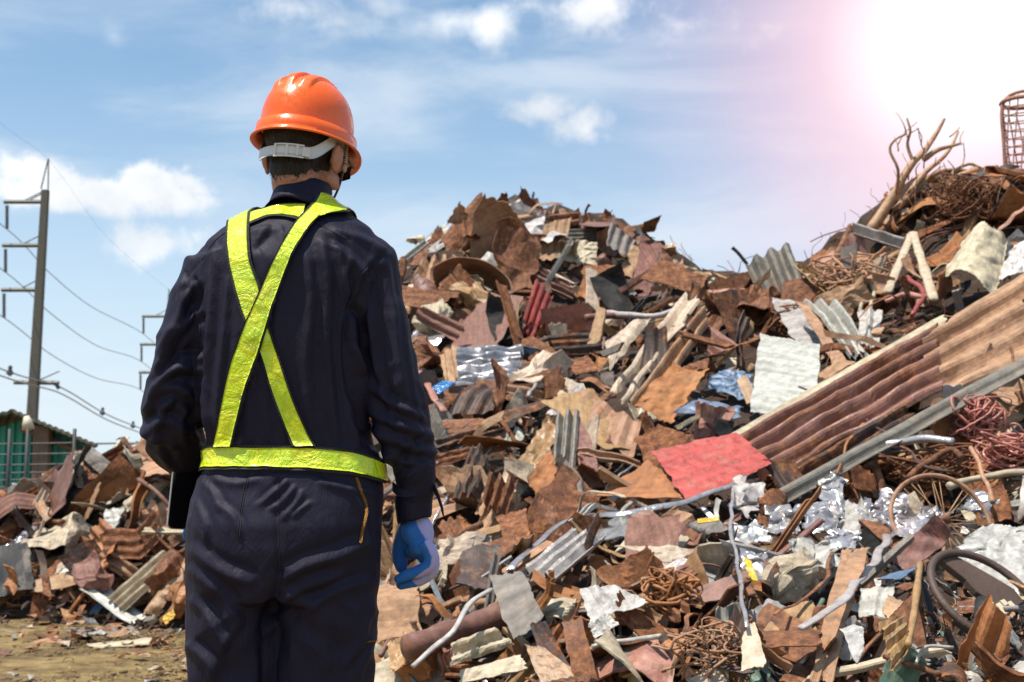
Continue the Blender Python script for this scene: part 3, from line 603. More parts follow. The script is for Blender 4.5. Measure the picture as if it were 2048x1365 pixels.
    S('translucent_bottle', 'golden crushed plastic bottle near the bottom right', [(1752,1254),(1800,1236),(1816,1300),(1784,1346)], 'golden brown', 'the golden crushed bottle', corr=4, camp=.012, crump=.03, bow=.15, doff=.75, cat='bottle', group=None)
    bar('wooden_stick', 'yellow wooden stick standing upright behind the golden bottle', [(1840,1128),(1834,1180),(1826,1240),(1816,1290)], 7, 'golden brown', 'wooden stick', .8, land='the yellow stick', group=None)
    S('plastic_scrap', 'small turquoise and orange triangle of plastic left of the steering wheel', [(1752,1160),(1790,1146),(1836,1136),(1800,1160)], 'steel blue', crump=.01, doff=.85, cat='plastic scrap')
    S('yellow_plastic', 'small yellow plastic strip below the large red sheet', [(1394,1040),(1436,1034),(1438,1042),(1396,1048)], 'yellow', crump=.02, doff=.95, cat='plastic scrap', group=None, land='the yellow strip')
    # silver foil tangle
    foil = [(1484,1010,60,70),(1500,1070,70,40),(1560,1050,60,60),(1610,1080,70,60),(1660,990,60,80),(1640,1040,70,60),(1700,1040,80,60),(1745,1035,60,46),(1560,1150,110,70),(1620,1120,90,60),(1500,1140,60,60),(1680,1085,60,40),(1530,1190,80,40),
            (1820,1060,90,50),(1860,1040,70,40),(1470,1060,40,60),(1590,1005,50,50),(1780,1010,60,40),(1920,990,80,50),(1960,1010,60,40)]
    nm = ['upper left', 'left', 'middle', 'middle lower', 'tall upper', 'central', 'right', 'far right', 'large lower', 'lower middle', 'lower left', 'small right', 'lowest', 'wheel-side', 'rim-side', 'leftmost thin', 'small upper', 'beam-side', 'upper wheel', 'spoke-side']
    for k, (x, y, w, h) in enumerate(foil):
        if k in (3, 8, 12, 15, 16, 18): continue
        a = random.uniform(-.5, .5); c, s = math.cos(a), math.sin(a); q = [(x + (u * c - v * s) * w / 2, y + (u * s + v * c) * h / 2) for u, v in ((-1, -1), (1, -1), (1, 1), (-1, 1))]
        hero('foil_scrap', f'shiny crumpled silver foil, {nm[k]} piece of the foil tangle above the curved white trim', q, 'silver' if k % 3 else 'pale grey', crump=.17, n=18, m=15, doff=.75 + .1 * random.random(), cat='foil', group=G_FOIL, edge=.10, cfreq=3.6, thick=.002)
    LAND.append(('the silver foil tangle', 1600, 1060))
    hero('foil_scrap', 'yellow-edged crumpled wrapper at the lower left of the foil tangle', [(1484,1120),(1496,1116),(1514,1160),(1504,1166)], 'yellow', crump=.06, doff=.9, cat='foil', group=G_FOIL)
    # white crumpled sheets at the right edge
    hero('white_sheet', 'large crumpled white sheet behind the steering wheel', [(1880,1130),(1960,1060),(2110,1050),(2110,1250)], 'white', crump=.04, n=56, m=48, doff=.45, cat='sheet', land='the crumpled white sheet', edge=.06, cfreq=9)
    hero('printed_card', 'small grey card with dark print left of the crumpled white sheet', [(1930,1076),(1966,1052),(1974,1074),(1942,1096)], 'pale grey', crump=.01, doff=.5, cat='card')
    # left-hand heap
    S('crushed_bale', 'white crumpled crushed can bale at the top of the lower left heap', [(130,916),(160,906),(162,1000),(130,996)], 'cream', 'the crushed white bale', corr=0, crump=.07, n=30, m=30, doff=.5, cat='crushed bale', group=G_FOIL)
    S('plank', 'weathered grey plank sloping down right from the crushed white bale', [(152,905),(184,894),(262,962),(230,976)], 'weathered grey', 'the grey plank', crump=.008, doff=.5, cat='plank', edge=.02)
    S(CS, 'rusty corrugated sheet on the crest of the lower left heap', [(202,912),(250,888),(272,920),(232,934)], 'rust-brown', corr=3, camp=.04, doff=.4, land='the corrugated crest sheet')
    S(CS, 'tilted brown corrugated sheet near the left edge of the lower left heap', [(24,1000),(72,976),(88,992),(46,1036)], 'rust-brown', corr=3, camp=.03, doff=.4, land='the tilted corrugated sheet')
    S(CS, 'pale striped corrugated sheet right of the tilted brown one', [(58,1028),(84,980),(98,986),(76,1034)], 'cream', corr=2, camp=.03, doff=.45)
    S('plank', 'long reddish-brown plank slanting up in the lower left heap', [(66,1124),(142,1032),(158,1036),(88,1118)], 'rust-brown', 'the reddish plank', crump=.008, doff=.5, cat='plank', edge=.03)
    S('plank', 'short white plank in the middle of the lower left heap', [(114,1146),(176,1108),(184,1116),(128,1154)], 'white', 'the short white plank', crump=.01, doff=.5, cat='plank')
    S(MS, 'crumpled rusty box-like sheet in the middle of the lower left heap', [(178,1092),(232,1064),(268,1106),(210,1142)], 'orange rust', 'the crumpled rusty box', crump=.06, kinks=[(.5, .15)], doff=.5)
    S(CS, 'long cream corrugated sheet sloping beside the worker\'s left leg', [(216,1198),(322,1104),(358,1124),(246,1224)], 'cream', 'the long cream sheet', corr=3, camp=.025, doff=.5, crump=.01)
    S(MS, 'cream curved sheet below the long cream corrugated one', [(284,1228),(362,1122),(386,1142),(308,1234)], 'tan', crump=.02, bow=.08, doff=.5)
    S(MS, 'arched cream-brown sheet below the tablet on the lower left heap', [(248,1006),(332,944),(342,974),(266,1034)], 'cream', 'the arched sheet by the tablet', crump=.03, bow=.16, doff=.5)
    S(MS, 'dark hollow sheet under the arched one beside the tablet', [(290,1010),(336,970),(344,1010),(300,1034)], 'dark brown', crump=.03, doff=.4)
    S(MS, 'pale drooping sheet in the middle of the lower left heap', [(198,1076),(208,1020),(250,1012),(220,1080)], 'pale grey', crump=.05, doff=.5)
    hero('foil_scrap', 'crushed clear and silver plastic at the left edge of the lower left heap', [(4,1096),(60,1056),(88,1066),(70,1108)], 'silver', crump=.13, n=26, m=22, doff=.5, cat='foil', group=G_FOIL, land='the crushed silver plastic')
    S(MS, 'flat white sheet lying on the ground left of the worker', [(170,1290),(312,1276),(326,1288),(196,1298)], 'cream', crump=.012, doff=.3)
    S(MS, 'flat grey sheet lying on the ground just above the white one', [(130,1262),(262,1252),(274,1262),(150,1274)], 'weathered grey', crump=.012, doff=.3)
    hero('yellow_plastic', 'bright yellow plastic scrap beside the worker\'s left knee', [(322,1236),(344,1220),(350,1232),(330,1252)], 'yellow', crump=.08, doff=.4, cat='plastic scrap')
    S(MS, 'thin curved green-white strip at the left edge of the lower left heap', [(0,1010),(22,1024),(24,1034),(0,1022)], 'greenish', crump=.02, doff=.5)
build_heroes()
def build_edges():
    S('metal_beam', 'long weathered grey beam running below the big slope up to the right edge', [(1560,980),(2110,682),(2110,714),(1580,1004)], 'weathered grey', corr=1, camp=.02, crump=.004, doff=1.0, n=50, m=12, cat='metal beam', group=G_BAR, edge=.02)
    W = ['leftmost', 'second from the left', 'third from the left', 'fourth from the left', 'fifth from the left', 'fourth from the right', 'third from the right', 'second from the right', 'rightmost']
    for k, (x, y, w, h, t) in enumerate([(836,508,26,50,'rust-brown'), (872,470,30,54,'dark brown'), (916,424,34,56,'tan'), (996,400,26,48,'rust-brown'), (1054,392,30,58,'red-brown'), (1128,430,30,46,'rust-brown'), (1216,444,16,50,'dark brown'), (1300,498,30,46,'tan'), (1348,530,22,44,'rust-brown')]):
        l = random.uniform(-14, 14)
        w *= 1.4; h *= .72; S('metal_shard', f'{W[k]} of nine pointed skyline shards on the central peak, {t}', [(x - w / 2, y + h * .6), (x + l - 4, y - h * .45), (x + l + 6, y - h * .3), (x + w / 2, y + h * .6)], t, crump=.05, edge=.12, doff=.25, n=14, m=10, cat='metal shard', group='pointed shards on the skyline')
build_edges()

def build_special():
    rnd = np.random.default_rng(12)
    RUST = 'rust-brown'
    def add(name, label, cat, mb, ctr, tint, smooth=True, **k):
        V, fs = mb.arr(); o = obj(name, mesh_np(name, V - ctr, fs, M_SCRAP, smooth, attrs(len(V), tint)), label=label, category=cat, **k); o.location = ctr; return o
    # dry branches on the right-hand peak
    def br(pts, w0, w1, Y, n=16):
        P = catmull([at(x, y, Y + dy) for x, y, dy in pts], n); r = np.linspace(w0, w1, n) * Y / F; P = P + .012 * np.stack([vnoise(P * 6, k) for k in range(3)], 1); return P, r
    ctr = at(1760, 440, 10.6)
    mb = MB()
    for pts, a, b in (([(1738,470,0),(1780,400,0),(1824,330,0),(1862,284,.1),(1888,240,.2)], 12, 3), ([(1756,474,.1),(1800,412,.1),(1846,350,.2),(1890,310,.3),(1916,262,.4)], 9, 2.5), ([(1828,325,0),(1818,290,0),(1822,262,-.1),(1814,236,-.1)], 4, 2),
                      ([(1790,394,0),(1796,340,-.2),(1780,300,-.2),(1792,278,-.2),(1812,268,-.2)], 3.5, 2), ([(1846,318,.1),(1876,300,.1),(1918,288,.2)], 7, 3), ([(1780,440,.1),(1820,396,.2),(1862,352,.2),(1904,340,.3),(1960,345,.3)], 7, 3.5),
                      ([(1790,460,0),(1836,420,.1),(1880,372,.2),(1930,330,.2),(1962,338,.2)], 5, 3)):
        P, r = br(pts, a, b, 10.5); mb.tube(P, r, 8)
    mb2 = MB()
    for _ in range(36):
        x, y = rnd.uniform(1790, 1930), rnd.uniform(270, 420); a = rnd.uniform(-2.2, -.6); l = rnd.uniform(25, 60)
        P, r = br([(x, y, 0), (x + l * .5 * math.cos(a) + rnd.uniform(-6, 6), y + l * .5 * math.sin(a), rnd.uniform(-.1, .1)), (x + l * math.cos(a), y + l * math.sin(a), rnd.uniform(-.2, .2))], 1.6, .8, 10.5, 7); mb2.tube(P, r, 5)
    root = empty('dead_tree', ctr, label='bare dead tree limbs sticking up from the right-hand peak against the bright sky', category='dead tree')
    for nm, m_, sm in (('limb', mb, True), ('twig', mb2, True)):
        V, fs = m_.arr(); obj(nm, mesh_np(nm, V - ctr, fs, M_SCRAP, sm, attrs(len(V), 'tan')), root)
    LAND.append(('the dead branches', 1830, 400))
    # wire cage at the right edge
    c0 = at(2052, 380, 10.4); c1 = at(2058, 205, 10.4); r = 40 * 10.4 / F; mb = MB(); hgt = c1[2] - c0[2]
    for k in range(14):
        a = 2 * np.pi * k / 14; P = [c0 + np.array([r * math.cos(a + t * .6), r * math.sin(a + t * .6), t * hgt + .05 * vnoise(np.array([a, t * 3, 0.]), 4)]) for t in np.linspace(0, 1, 16)]; mb.tube(P, .006, 5)
    for t in np.linspace(0, 1, 12): mb.tube([c0 + np.array([r * math.cos(a), r * math.sin(a), t * hgt]) for a in np.linspace(0, 2 * np.pi, 24, endpoint=False)], .006 if t < 1 else .02, 5, closed=True)
    mb.tube(catmull([c0 + np.array([-r, 0, 0]), c0 + np.array([-r * 1.02, 0, hgt * .5]), c0 + np.array([-r * .95, 0, hgt]), c1 + np.array([0, 0, .1]), c1 + np.array([r, 0, .02])], 20), .015, 7)
    add('wire_cage', 'tall rusty wire mesh cage standing at the right edge against the sky', 'wire cage', mb, c0, 'salmon')
    # tangles
    def tangle(name, label, c, rx, ry, Y, n, rad, tint, turns=3.0, cat='wire tangle', land=None, sq=.6):
        ctr = at(c[0], c[1], Y); R_ = np.array([rx * Y / F, max(rx, ry) * Y / F * sq, ry * Y / F]); mb = MB()
        for _ in range(n):
            p0 = rnd.uniform(0, 6.3, 6); f = rnd.uniform(.6, 1.6, 3) * turns; t = np.linspace(0, 2 * np.pi * rnd.uniform(.35, .9), 34); s = rnd.uniform(.55, 1.05); o_ = rnd.normal(0, .22, 3)
            P = np.stack([np.sin(f[0] * t / 2 + p0[0]) * .7 + .3 * np.sin(2.3 * t + p0[3]), np.sin(f[1] * t / 2 + p0[1]), np.sin(f[2] * t / 2 + p0[2]) * .7 + .3 * np.sin(1.9 * t + p0[4])], 1)
            P = P + .08 * np.stack([pnoise(P * 3 + j * 7 + k, 60 + k) for k, j in ((0, 1), (1, 2), (2, 3))], 1); mb.tube((P * s + o_) * R_, rad * rnd.uniform(.6, 1.25), 5)
        V, fs = mb.arr(); o = obj(name, mesh_np(name, V, fs, M_SCRAP, True, attrs(len(V), tint)), label=label, category=cat, group='tangles of wire in the heap'); o.location = ctr
        if land: LAND.append((land, c[0], c[1]))
    Yp = lambda x, y: (surf(x, y) or 9)
    tangle('wire_tangle', 'pink coated wire knot near the right edge below the big slope', (1962, 838), 46, 40, Yp(1962, 838) - .5, 34, .006, 'pink', land='the pink wire knot')
    tangle('wire_tangle', 'long pink wire skein trailing off the right edge', (2040, 905), 80, 40, Yp(2030, 905) - .5, 40, .006, 'pink')
    tangle('wire_tangle', 'rust-orange wire tangle right of the white folded panel', (1335, 1182), 50, 38, Yp(1335, 1182) - .5, 26, .006, 'orange rust', land='the rusty wire tangle')
    if 0: tangle('wire_tangle', 'loose brown wire tangle left of the foil tangle', (1400, 1115), 70, 50, Yp(1400, 1115) - .35, 22, .005, RUST)
    tangle('wire_tangle', 'brown wire tangle above the bicycle wheel', (1850, 930), 90, 36, Yp(1850, 930) - .4, 22, .006, RUST, land='the brown wire tangle')
    tangle('wire_tangle', 'fine brush-like wire tangle high on the right-hand peak', (1940, 400), 60, 46, 10.0, 60, .006, RUST)
    tangle('wire_tangle', 'loose wires lying below the right-hand sack', (1720, 560), 80, 50, Yp(1720, 560) - .4, 24, .009, 'tan')
    tangle('wire_tangle', 'thin wire tangle under the grey corrugated sheet on the saddle', (1600, 640), 60, 40, Yp(1600, 640) - .3, 20, .008, RUST)
    tangle('wire_tangle', 'straw-like wires at the bottom edge right of the dark curled sheet', (1420, 1300), 80, 50, Yp(1420, 1300) - .35, 26, .004, 'tan', turns=1.2)
    if 0: tangle('wire_tangle', 'coils of brown wire right of the rusty wire tangle', (1450, 1190), 44, 40, Yp(1450, 1190) - .3, 20, .005, RUST)
    tangle('wire_tangle', 'dark wire coils at the bottom right corner', (2030, 1330), 40, 40, Yp(2030, 1330) - .1, 9, .006, 'dark brown')
    # single long wires and rods
    for lab, pts, w, tint in (('thin dark rod drooping across the big corrugated slope', [(1596,776),(1680,804),(1724,828),(1800,890),(1850,930),(1900,944)], 2.6, 'dark brown'),
                              ('orange-brown wire looping down over the lower end of the big slope', [(1840,750),(1780,800),(1724,850),(1690,900),(1676,950)], 2.6, 'orange rust'),
                              ('curling brown wire hanging down at the right edge', [(2010,640),(2020,700),(2034,740),(2060,770)], 3, RUST),
                              ('thick bent brown rod above the bicycle wheel', [(1810,958),(1850,930),(1880,905),(1904,900),(1922,915)], 6, RUST),
                              ('brown rod standing below the pink wire knot', [(1940,900),(1962,940),(1988,1000)], 5, 'tan'),
                              ('silver curved bumper-like bar below the big slope', [(1750,890),(1790,882),(1850,880),(1900,886)], 8, 'silver'),
                              ('pale bent pipe at the right edge below the pink wire', [(1900,976),(1960,955),(2020,948),(2080,950)], 8, 'cream'),
                              ('black cable curving at the left of the steering wheel', [(1832,1140,4.5),(1850,1190,4.45),(1870,1240,4.4),(1900,1270,4.4)], 8, 'blackened'),
                              ('thin rusted rod lying right of the dark red pipe', [(886,1184,5.6),(940,1160,5.6),(1010,1114,5.6)], 3.5, 'dark brown'),
                              ('thin grey rod parallel to the thin rusted rod', [(930,1174,5.5),(990,1138,5.5),(1024,1118,5.5)], 3, 'pale grey')):
        bar('metal_rod', lab, pts, w, tint, 'metal rod', 0 if len(pts[0]) > 2 else .95, n=7, group=G_BAR, nseg=26)
    # bicycle wheel
    def fit(c, ex, ey, Y, tilt):   # circle seen as an ellipse: axes in the world
        return at(c[0], c[1], Y), ex, ey
    C0 = at(1886, 1044, 5.25); u = at(1963, 985, 5.38) - C0; u /= np.linalg.norm(u); rw = .228
    v = np.cross(np.array([.25, -.80, .55]) / 1, u); v /= np.linalg.norm(v); nn = np.cross(u, v)
    root = empty('bicycle_wheel', C0, label='rusty spoked bicycle wheel lying half buried above the steering wheel', category='bicycle wheel')
    LAND.append(('the bicycle wheel', 1886, 1044))
    mb = MB(); mb.tube([(u * math.cos(a) + v * math.sin(a) * .93) * rw + nn * .012 * math.sin(2 * a) for a in np.linspace(0, 2 * np.pi, 64, endpoint=False)], .0095, 8, closed=True)
    V, fs = mb.arr(); obj('rim', mesh_np('rim', V, fs, M_SCRAP, True, attrs(len(V), 'tan')), root)
    mb = MB()
    for k in range(28):
        a = 2 * np.pi * k / 28 + .1 * rnd.normal(); mb.tube([nn * (.02 if k % 2 else -.02), (u * math.cos(a) + v * math.sin(a) * .93) * rw], .0015, 5)
    V, fs = mb.arr(); obj('spokes', mesh_np('spokes', V, fs, M_SCRAP, True, attrs(len(V), 'tan')), root)
    mb = MB().tube([-nn * .045, -nn * .03, nn * .03, nn * .045], [.008, .02, .02, .008], 14); V, fs = mb.arr(); obj('hub', mesh_np('hub', V, fs, M_SCRAP, True, attrs(len(V), 'dark brown')), root)
    # steering wheel with its column
    C1 = at(1972, 1196, 4.05); u = at(2066, 1160, 4.2) - C1; u /= np.linalg.norm(u); nn = np.array([-.22, -.86, .46]); nn -= u * (nn @ u); nn /= np.linalg.norm(nn); v = np.cross(nn, u); v = v if v[2] > 0 else -v; rs = .185
    root = empty('steering_wheel', C1, label='worn brown steering wheel with its black column, bottom right of the heap', category='steering wheel')
    LAND.append(('the steering wheel', 1960, 1190))
    sw = mat('worn_brown_plastic', (.085, .052, .038), .6, bump=.4, bscale=40, var=.3)
    bk = mat('oily_black_steel', (.035, .033, .032), .5, .3, bump=.8, bscale=50, var=.4)
    mb = MB(); mb.tube([(u * math.cos(a) + v * math.sin(a)) * rs for a in np.linspace(0, 2 * np.pi, 72, endpoint=False)], .0125, 10, closed=True)
    V, fs = mb.arr(); obj('rim', mesh_np('rim', V, fs, sw, True), root)
    def plate(poly, nm, dz=.0, th=.02):
        poly = np.array(poly, float); m = MB(); n_ = len(poly); A = np.array([u * p[0] * rs + v * p[1] * rs + nn * (dz + (p[2] if len(p) > 2 else 0)) for p in poly]); Bq = A - nn * th
        m.rings([A * .97 + A.mean(0) * .03 + nn * .003, A, Bq]); V, fs = m.arr(); obj(nm, mesh_np(nm, V, fs, sw, False), root)
    plate([(-.12, .98), (.28, .95), (.60, .45), (.86, -.02), (.80, -.30), (.28, -.34), (.10, -.10), (.0, .18), (.02, .45)], 'spoke', -.01)
    plate([(-.98, -.12), (-.74, -.30), (-.35, -.42), (-.08, -.30), (.12, -.22), (.10, -.52), (-.25, -.72), (-.60, -.70), (-.85, -.50)], 'spoke', -.01)
    mb = MB(); ax = at(1938, 1375, 3.86) - C1; ax /= np.linalg.norm(ax)
    mb.tube([ax * .035 * 0 - nn * .02, ax * .06, ax * .10, ax * .105, ax * .20, ax * .205, ax * .55], [.024, .026, .024, .031, .031, .027, .027], 16)
    V, fs = mb.arr(); col = obj('column', mesh_np('column', V, fs, bk, True), root)
    cm = mat('cream_bakelite', (.62, .52, .36), .6, var=.2); mb = MB()
    for dx, dz in ((-.035, .01), (-.01, .0), (.02, .005), (.04, -.008), (-.02, -.02), (.01, -.02)): mb.box(u * dx + v * (dz - .05) + nn * .012, (.011, .010, .012), np.stack([u, v, nn], 1))
    V, fs = mb.arr(); obj('switch_block', mesh_np('switch_block', V, fs, cm, False), root)
    mb = MB()
    for k in range(5):
        s = (-1) ** k; mb.tube(catmull([u * .03 * s + nn * .01 - v * .05, u * (.05 + .01 * k) * s - v * (.09 + .02 * k), ax * (.15 + .03 * k) + u * .04 * s, ax * (.24 + .03 * k) + u * .02 * s], 18), .0035, 6)
    V, fs = mb.arr(); obj('cable', mesh_np('cable', V, fs, bk, True), root)
    # broken stove top with a coil
    a, b, c, d = at(1812, 1290, 4.05), at(1902, 1280, 4.1), at(1884, 1358, 3.95), at(1822, 1352, 3.92)
    ctr = (a + b + c + d) / 4; u = b - a; L1 = np.linalg.norm(u); u /= L1; w = (d - a); w -= u * (w @ u); L2 = np.linalg.norm(w); w /= L2; nn = np.cross(u, w); nn = nn if nn[1] < 0 else -nn
    root = empty('stove_top', ctr, label='small white stove plate with a round black coil at the bottom right', category='stove top'); LAND.append(('the white stove plate', 1856, 1320))
    Gr = np.array([[u * (x - .5) * L1 * (1 - .15 * y) + w * (y - .5) * L2 + nn * .006 * math.sin(6 * x + 4 * y) for y in np.linspace(0, 1, 9)] for x in np.linspace(0, 1, 12)]); mb = MB().grid(Gr, .012)
    V, fs = mb.arr(); obj('plate', mesh_np('plate', V, fs, M_SCRAP, False, attrs(len(V), 'white')), root)
    mb = MB(); mb.tube([nn * .014 + (u * math.cos(t) + w * math.sin(t) * .9) * (.006 + .0035 * t) for t in np.linspace(0, 2 * np.pi * 2.6, 90)][::1], .0035, 6)
    V, fs = mb.arr(); obj('coil', mesh_np('coil', V, fs, bk, True), root)
build_special()

# ------------------------------------------------------------------ loose scrap over the whole heap
def visible_pts(step, jit, y0=370, y1=1400, x0=-60, x1=2110):
    out = []
    xs = np.arange(x0, x1, step)
    for py in np.arange(y0, y1, step):
        for px in xs:
            x = px + random.uniform(-jit, jit); y = py + random.uniform(-jit, jit)
            Y = surf(x, y)
            if Y is None: continue
            p = at(x, y, Y)
            if H(p[0], p[1]) < .06: continue
            out.append((x, y, p))
    return out
MIX_R = [('rust-brown', 24), ('dark brown', 14), ('tan', 17), ('cream', 12), ('weathered grey', 5), ('pale grey', 4), ('orange rust', 12), ('red-brown', 9), ('salmon', 2), ('white', 3), ('silver', 2), ('golden brown', 4), ('blackened', 5), ('steel blue', .4)]
def pick_tint(px, py, small=False):
    w = dict(MIX_R)
    if px > 1400 and py > 930: w['silver'] += 7; w['white'] += 6; w['pale grey'] += 7; w['blackened'] += 6; w['steel blue'] += 1; w['greenish'] = 1
    if px > 1300 and py < 900: w['tan'] += 14; w['orange rust'] += 14; w['salmon'] += 5; w['weathered grey'] *= .5
    if px < 430: w['cream'] += 3; w['tan'] += 9; w['orange rust'] += 6
    if small: w['silver'] = w['silver'] * .6 + 1
    k = list(w); return random.choices(k, [w[i] for i in k])[0]
def place_frame(p, tilt, lean=.35):
    n = nrm(p[0], p[1]); a = RNG.normal(0, tilt, 3); n = n + a * 1.25 + np.array([0, -lean, .0]); return frame(n, random.uniform(0, 6.28))
ADJ = {'flat': 'flat', 'bent': 'bent', 'curled': 'curled', 'crumpled': 'crumpled', 'folded': 'folded'}
def rand_sheet(L, W, form, seed, res=1.0):
    n, m = int(14 * res), int(10 * res); k = dict(seed=seed, n=max(4, n), m=max(3, m), alpha=random.uniform(-.9, .9), ragged=random.choice((.02, .03, .05, .10)))
    if form == 'flat': k.update(curl=random.uniform(-.4, .4), crump=.02)
    elif form == 'bent': k.update(kinks=[(random.uniform(.3, .7), random.uniform(.5, 1.5) * random.choice((-1, 1)))], crump=.025)
    elif form == 'curled': k.update(curl=random.uniform(1.2, 3.0) * random.choice((-1, 1)), crump=.02, twist=random.uniform(-.6, .6))
    elif form == 'crumpled': k.update(curl=random.uniform(-.8, .8), crump=.07, twist=random.uniform(-.8, .8), cfreq=5)
    else: k.update(kinks=[(random.uniform(.2, .4), random.uniform(.9, 1.9) * random.choice((-1, 1))), (random.uniform(.6, .8), random.uniform(.9, 1.9) * random.choice((-1, 1)))], crump=.03)
    return sheet(L, W, **k)
def fill_heap():
    pts = visible_pts(38, 17); random.shuffle(pts)
    pts = [q for q in pts if not clear(q[0], q[1]) and not (q[0] < 190 and q[1] < 985 and random.random() < .75) and not (405 < q[0] < 745 and q[1] > 440) and not (inside(q[0], q[1]) and random.random() < .85)]
    pts = pts[:760]; print('fillers', len(pts))
    kinds = (['metal_sheet'] * 165 + ['metal_offcut'] * 115 + ['corrugated_sheet'] * 120 + ['metal_strip'] * 130 + ['wooden_board'] * 55 + ['pipe'] * 50 + ['channel_bar'] * 75 + ['crushed_box'] * 50)
    random.shuffle(kinds)
    CAT = {'metal_sheet': 'metal sheet', 'metal_offcut': 'metal offcut', 'corrugated_sheet': 'corrugated sheet', 'metal_strip': 'metal strip', 'wooden_board': 'board', 'pipe': 'pipe', 'channel_bar': 'channel bar', 'crushed_box': 'crushed box'}
    GRP = {'metal_sheet': G_SH, 'metal_offcut': 'small metal offcuts on the scrap heap', 'corrugated_sheet': G_CO, 'metal_strip': G_BAR, 'wooden_board': 'broken boards on the scrap heap', 'pipe': 'pipes on the scrap heap', 'channel_bar': G_BAR, 'crushed_box': 'crushed boxes on the scrap heap'}
    for i, ((px, py, p), kd) in enumerate(zip(pts, kinds)):
        Y = p[1]; sz = Y / F; tint = pick_tint(px, py); form = random.choice(['flat', 'flat', 'bent', 'bent', 'curled', 'crumpled', 'folded']); mb = MB(); seed = 1000 + i
        if kd == 'metal_sheet': L = random.uniform(100, 240) * sz; W = L * random.uniform(.22, .6); mb.grid(rand_sheet(L, W, form, seed, 1.3), .007)
        elif kd == 'metal_offcut': L = random.uniform(42, 95) * sz; W = L * random.uniform(.25, .8); form = random.choice(['bent', 'crumpled', 'folded', 'curled']); mb.grid(rand_sheet(L, W, form, seed), .008)
        elif kd == 'corrugated_sheet':
            L = random.uniform(90, 170) * sz; W = L * random.uniform(.25, .55); form = random.choice(['flat', 'bent', 'curled']); lam = .076; nc = max(2, W / lam * .8)
            mb.grid(sheet(L, W, n=16, m=int(nc * 6) + 1, corr=nc, camp=.012, alpha=random.choice((0, 0, .15)), curl=random.uniform(-.7, .7) if form != 'curled' else 1.4, kinks=[(random.uniform(.3, .7), random.uniform(-1, 1))] if form == 'bent' else (), crump=.012, seed=seed), .003)
        elif kd == 'metal_strip': L = random.uniform(80, 190) * sz; W = random.uniform(6, 15) * sz; form = random.choice(['bent', 'curled', 'folded']); mb.grid(sheet(L, W, n=24, m=4, curl=random.uniform(-1.6, 1.6), kinks=[(random.uniform(.2, .8), random.uniform(-1.2, 1.2))], crump=.02, twist=random.uniform(-1.5, 1.5), seed=seed), .006)
        elif kd == 'channel_bar':
            L = random.uniform(110, 260) * sz; W = random.uniform(22, 40) * sz; form = random.choice(['straight', 'buckled'])
            G = sheet(L, W, n=22, m=13, alpha=0, crump=.0, ragged=.01, seed=seed); y = G[..., 1] / W + .5; sg = random.choice((-1, 1)); f1 = .30; d_ = W * f1
            yy = np.clip(y, f1, 1 - f1) * W; zz = (np.maximum(f1 - y, 0) + np.maximum(y - 1 + f1, 0)) * W; G = np.stack([G[..., 0], yy - W / 2, zz * sg], -1)
            if form == 'buckled': q = abs(G[..., 0] / L - random.uniform(-.25, .25)); G[..., 2] += -q * L * random.uniform(.15, .5); G[..., 1] += .1 * L * pnoise(G / L * 2.5 + seed, 3)
            mb.grid(G + .010 * np.stack([pnoise(G * 9 + k * 5 + seed, k) for k in range(3)], -1) * L, .008)
        elif kd == 'crushed_box':
            L = random.uniform(60, 120) * sz; form = 'dented'; k_ = 9; hx = np.array([L / 2, L * random.uniform(.25, .42), L * random.uniform(.12, .3)])
            for ax in range(3):
                for sd in (-1, 1):
                    if ax == 0 and sd == 1: continue
                    a_, b_ = np.meshgrid(np.linspace(-1, 1, k_), np.linspace(-1, 1, k_), indexing='ij'); G = np.zeros((k_, k_, 3)); G[..., ax] = sd; G[..., (ax + 1) % 3] = a_; G[..., (ax + 2) % 3] = b_; G *= hx
                    q = G / L * 2.4 + seed; G = G + np.stack([pnoise(q + k * 13, k + 3) for k in range(3)], -1) * L * .22 + np.stack([pnoise(q * 2.6 + k * 13, k + 9) for k in range(3)], -1) * L * .05; mb.grid(G, .006)
        elif kd == 'wooden_board':
            L = random.uniform(80, 170) * sz; W = random.uniform(14, 30) * sz; form = 'broken'; tint = random.choice(['tan', 'weathered grey', 'cream', 'golden brown', 'rust-brown']); mb.grid(sheet(L, W, n=12, m=4, curl=random.uniform(-.1, .1), crump=.006, ragged=.05, seed=seed), .02)
        else:
            L = random.uniform(80, 160) * sz; form = random.choice(['bent', 'straight']); b = .2 * L if form == 'bent' else .02 * L; r = random.uniform(3, 9) * sz
            mb.tube(catmull([(-L / 2, 0, 0), (0, b * random.uniform(-1, 1), b), (L / 2, 0, 0)], 14), r, 10)
        V, fs = mb.arr(); Fm = place_frame(p, .42 if kd in ('metal_strip', 'pipe', 'wooden_board') else .5)
        LV = V.copy(); V = V @ Fm.T; c = p + nrm(p[0], p[1]) * random.uniform(.0, .17) * (Y / 8) + np.array([0, 0, .03])
        vx, vy = proj(V + c); ex = (np.interp(vx, SKY[:, 0], SKY[:, 1]) - 6 - vy).max()
        if ex > 70: continue
        if ex > 0: c = c - np.array([0, 0, ex * Y / F])
        o = obj(kd, mesh_np(kd, V, fs, M_SCRAP, kd == 'pipe', attrs(len(V), tint, loc=LV)), category=CAT[kd], group=GRP[kd]); o.location = c
        X_, Y_ = proj(c)
        if ((X_ - 1420) / 135) ** 2 + ((Y_ - 940) / 80) ** 2 < 1: bpy.data.objects.remove(o); continue      # the red sheet lies on top here
        HEAP.append((o, float(X_), float(Y_), form, tint, CAT[kd]))
